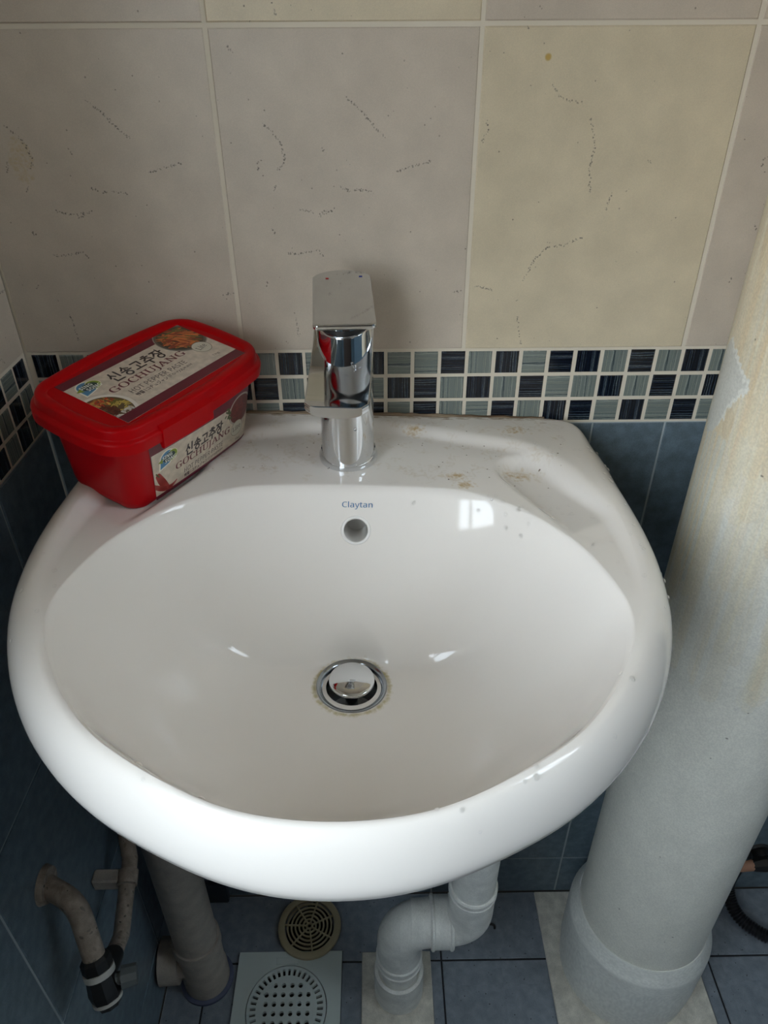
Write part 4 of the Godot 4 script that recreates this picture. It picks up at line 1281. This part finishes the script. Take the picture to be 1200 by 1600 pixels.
func build_supply() -> void:
	var o := thing("stop_valve", "old flaking stop valve with bent supply pipe low on the left wall", "valve", Transform3D(Basis(), Vector3(0, .505, .258)))
	var at := Vector3(0, .505, .258)
	var k := Buf.new()
	k.tube([Vector3(0.0002, 0, 0), Vector3(.006, 0, 0.0), Vector3(.0062, 0, 0)], [.0185, .0165, .012], 28)
	put("wall_flange", mesh_of(k, 35.0, 0), M.flaking_pipe, o)
	k = Buf.new()
	k.tube(bend([Vector3(.002, 0, 0), Vector3(.036, -.003, .016), Vector3(.052, -.055, .046)], .034, 14), .0102, 24)
	put("bent_pipe", mesh_of(k, 50.0), M.flaking_pipe, o)
	var a := Vector3(.050, -.048, .042); var d := Vector3(.016, -.052, .030).normalized()
	k = Buf.new()
	k.tube([a, a + d * .003, a + d * .012, a + d * .016, a + d * .034, a + d * .040, a + d * .050, a + d * .052], [.0118, .0140, .0140, .0128, .0150, .0140, .0105, .004], 8)
	put("valve_body", mesh_of(k, 25.0), M.black_rubber, o)
	k = Buf.new(); k.tube([a + d * .0125, a + d * .0185], .0144, 24)
	put("white_tape_band", mesh_of(k, 35.0), M.ptfe, o)
	k = Buf.new(); k.tube([a + d * .0415, a + d * .0445], .0138, 24)
	put("lower_tape_band", mesh_of(k, 35.0), M.ptfe, o)
	var vb := a + d * .026
	k = Buf.new()
	k.tube([vb, vb + Vector3(.016, -.002, -.004), vb + Vector3(.0165, -.002, -.004), vb + Vector3(.030, -.003, -.008)], [.006, .006, .0105, .0095], 10)
	put("valve_knob", mesh_of(k, 25.0), mat("knob_grey", c8(92, 98, 98), 0.5), o)
	var e := Vector3(.044, .3805, .2447) - at
	k = Buf.new(); k.tube([vb, vb.lerp(e, .3), vb.lerp(e, .55)], .0102, 16)
	put("outlet_nut", mesh_of(k, 25.0), M.black_rubber, o)
	k = Buf.new()
	var e2 := Vector3(.035, .395, .1676) - at
	k.tube([vb.lerp(e, .5), e, e2, Vector3(.0125, -.075, -.148), Vector3(.0125, .11, -.205)], .0086, 20)
	put("riser_pipe", mesh_of(k, 50.0), M.flaking_pipe, o)
	var cl := Vector3(.0375, .3925, .1890) - at
	k = Buf.new()
	k.box(Vector3(cl.x * .42, cl.y - .002, cl.z), Vector3(cl.x * .84, .017, .016), .002)
	put("clip_block", mesh_of(k, 20.0, 0), M.painted_pipe, o)
	k = Buf.new()
	var dd := (e2 - e).normalized()
	k.tube([cl - dd * .008, cl - dd * .0075, cl + dd * .0075, cl + dd * .008], [.0090, .0112, .0112, .0090], 20)
	put("clip_ring", mesh_of(k, 35.0), M.flaking_pipe, o)
	# dark fitting at the foot of the back wall
	var f := put("outlet_box", bx(Vector3.ZERO, Vector3(.05, .05, .012), .002), mat("dark_grey_plastic", c8(44, 48, 56), 0.5), null, Transform3D(Basis(), Vector3(.0480, .0255, .0062)))
	tag(f, "small dark box at the foot of the back wall behind the waste pipe", "box")

func build_floor_drains() -> void:
	# square drain with a round perforated lid
	var c := Vector3(.1803, 0, .1668)
	var o := thing("floor_drain", "square grey floor drain with a round perforated lid under the basin", "drain", Transform3D(Basis(), c))
	var k := Buf.new()
	var sq := []; var ci := []; var sqb := []; var cib := []
	for j in 64:
		var a := TAU * j / 64
		var d := Vector2(sin(a), cos(a))
		var f := .0778 / maxf(absf(d.x), absf(d.y))
		sq.append(Vector3(d.x * f, .004, d.y * f)); sqb.append(Vector3(d.x * f, -.004, d.y * f))
		ci.append(Vector3(d.x * .0585, .004, d.y * .0585)); cib.append(Vector3(d.x * .0585, -.004, d.y * .0585))
	k.rows([sqb, sq, ci, cib], true)
	put("drain_frame", mesh_of(k, 30.0, 0), M.grate_grey, o)
	var ck := put("frame_notch", bx(Vector3(.0, .0042, -.0640), Vector3(.034, .0016, .009), .0005), M.grate_grey, o)
	ck.position.x = -.004
	var csg := CSGCombiner3D.new(); csg.name = "perforated_lid"
	var disc := CSGCylinder3D.new(); disc.radius = .0572; disc.height = .006; disc.sides = 64; disc.name = "disc"
	csg.add_child(disc)
	for j in 40:
		var a := TAU * j / 40
		var s := CSGBox3D.new(); s.size = Vector3(.0036, .02, .0085); s.operation = CSGShape3D.OPERATION_SUBTRACTION
		s.position = Vector3(sin(a) * .0485, 0, cos(a) * .0485); s.rotation.y = a; s.name = "slot_%03d" % j
		csg.add_child(s)
	for i in 6:
		for j in 6:
			if (i == 0 or i == 5) and (j == 0 or j == 5): continue
			var s := CSGCylinder3D.new(); s.radius = .0034; s.height = .02; s.sides = 12; s.operation = CSGShape3D.OPERATION_SUBTRACTION
			s.position = Vector3((i - 2.5) * .0122, 0, (j - 2.5) * .0122); s.name = "hole_%02d" % (i * 6 + j)
			csg.add_child(s)
	csg.material_override = M.grate_grey
	csg.position.y = .0012
	o.add_child(csg, true)
	# loose round grille
	var g := thing("round_grille", "loose round beige drain grille with ring slots lying on the floor tiles", "drain grille", Transform3D(Basis(), Vector3(.2060, .0045, .0535)))
	k = Buf.new()
	k.lathe([Vector2(.0385, .0015), Vector2(.0385, .0048), Vector2(.0405, .0056), Vector2(.0455, .0056), Vector2(.0485, .0042), Vector2(.0492, .0005), Vector2(.0385, .0004)], 64)
	put("outer_rim", mesh_of(k, 30.0, 0), M.grate_beige, g)
	for q in [.0340, .0280, .0220, .0160, .0100, .0045]:
		k = Buf.new()
		k.lathe([Vector2(q - .0013, .0018), Vector2(q - .0013, .0046), Vector2(q + .0013, .0046), Vector2(q + .0013, .0018)], 48)
		put("slot_ring", mesh_of(k, 30.0, 0), M.grate_beige, g)
	for j in 7:
		var a := TAU * (j + .2) / 7
		put("spoke", bx(Vector3(0, .0032, .021), Vector3(.0026, .0034, .037), .0004), M.grate_beige, g, Transform3D(Basis(Vector3.UP, a), Vector3.ZERO))
	# curl of black rubber
	k = Buf.new()
	var path := []
	for j in 12:
		var t := j / 11.0
		var a := lerpf(2.9, -0.5, t)
		path.append(Vector3(cos(a) * .0062, .0018, -sin(a) * .0048))
	k.tube(path, .0017, 10)
	var w := put("rubber_curl", mesh_of(k, 50.0), M.black_rubber, null, Transform3D(Basis(), Vector3(.4895, .0003, .0570)))
	tag(w, "tiny black curl of rubber on the floor tile right of the trap", "scrap")

func build_right_side() -> void:
	var o := thing("flexible_hose", "dark corrugated metal hose curving over the floor behind the soil pipe", "hose", Transform3D(Basis(), Vector3(.8700, 0, .0200)))
	var raw := bend([Vector3(.010, .115, -.012), Vector3(-.006, .040, -.004), Vector3(.004, .0135, .035), Vector3(.045, .0135, .070), Vector3(.16, .0135, .075), Vector3(.34, .0135, .020)], .045, 12)
	var c := Curve3D.new()
	for q in raw: c.add_point(q)
	var path := []; var rad := []
	var n := int(c.get_baked_length() / .0011)
	for i in n:
		path.append(c.sample_baked(i * .0011)); rad.append(.0098 + .0010 * sin(i * TAU / 4.0))
	var k := Buf.new(); k.tube(path, rad, 16)
	put("hose_sleeve", mesh_of(k, 60.0), M.hose_metal, o)
	var t := thing("wall_tap", "black tap with a copper tinted stub on the back wall right of the soil pipe", "tap", Transform3D(Basis(), Vector3(.905, .108, 0)))
	k = Buf.new(); k.tube([Vector3(0, 0, .0002), Vector3(0, 0, .004), Vector3(0, 0, .0042), Vector3(0, 0, .018)], [.018, .016, .010, .010], 24)
	put("wall_flange", mesh_of(k, 35.0, 0), M.black_rubber, t)
	k = Buf.new(); k.tube([Vector3(-.018, -.004, .022), Vector3(-.002, 0, .022), Vector3(.020, .004, .022)], [.009, .0125, .011], 8)
	put("tap_body", mesh_of(k, 25.0), M.black_rubber, t)
	k = Buf.new(); k.tube([Vector3(-.046, -.006, .022), Vector3(-.017, -.003, .022)], .0085, 20)
	put("copper_stub", mesh_of(k, 35.0), M.brass_paint, t)
	k = Buf.new(); k.tube([Vector3(.004, .0, .022), Vector3(.010, .026, .026), Vector3(.030, .034, .028)], [.006, .007, .005], 12)
	put("tap_lever", mesh_of(k, 35.0), M.black_rubber, t)

func build_droplets() -> void:
	var sp := SphereMesh.new(); sp.radius = 1.0; sp.height = 2.0; sp.radial_segments = 14; sp.rings = 8
	sp.material = M.water
	var r := RandomNumberGenerator.new(); r.seed = 33
	var list := []
	var fr := basin_frame()
	for z in [[.125, .148, .030, .008, 22], [.185, .045, .012, .02, 20], [.215, .10, .012, .04, 22], [.20, .19, .015, .03, 12], [.225, .24, .010, .04, 10], [.17, .355, .05, .02, 14], [.09, .415, .04, .01, 12], [-.21, .27, .012, .03, 8], [-.10, .41, .05, .01, 8], [.04, .115, .03, .006, 7], [.13, .16, .03, .02, 8]]:
		for k in int(z[4]):
			var x: float = z[0] + r.randfn() * z[2]; var zz: float = z[1] + r.randfn() * z[3]
			if zz < .004: continue
			var q := surface_at(x, zz)
			var n := surface_normal(x, zz)
			if n.y < 0.2 or q.y < -.035: continue
			list.append([fr * q, fr.basis * n, r.randf_range(.0009, .0021)])
	for k in 40:                         # on the soil pipe
		var a := deg_to_rad(r.randf_range(-75, 5)); var y := r.randf_range(.60, 1.0)
		list.append([Vector3(.679 + sin(a) * .084, y, .112 + cos(a) * .084), Vector3(sin(a), 0, cos(a)), r.randf_range(.0009, .0022)])
	for q in [[.35, .955], [.1, .940], [.55, .952], [.25, .915], [.3, .90], [.28, .885], [.4, .928]]:     # on the faucet
		var a: float = q[0]
		list.append([Vector3(.2952 + sin(a) * .0226, q[1], .0755 + cos(a) * .0226), Vector3(sin(a), 0, cos(a)), r.randf_range(.0012, .0022)])
	var mm := MultiMesh.new()
	mm.transform_format = MultiMesh.TRANSFORM_3D
	mm.mesh = sp
	mm.instance_count = list.size()
	for i in list.size():
		var n: Vector3 = list[i][1]
		var side := n.cross(Vector3(.31, .2, .9)).normalized()
		var s: float = list[i][2]
		mm.set_instance_transform(i, Transform3D(Basis(side * s, n * s * .55, side.cross(n) * -s), list[i][0] + n * s * .1))
	var o := MultiMeshInstance3D.new()
	o.name = "water_droplets"; o.multimesh = mm
	add_child(o, true)
	tag(o, "clear water droplets scattered on the basin, faucet and soil pipe", "droplets", "", "stuff")
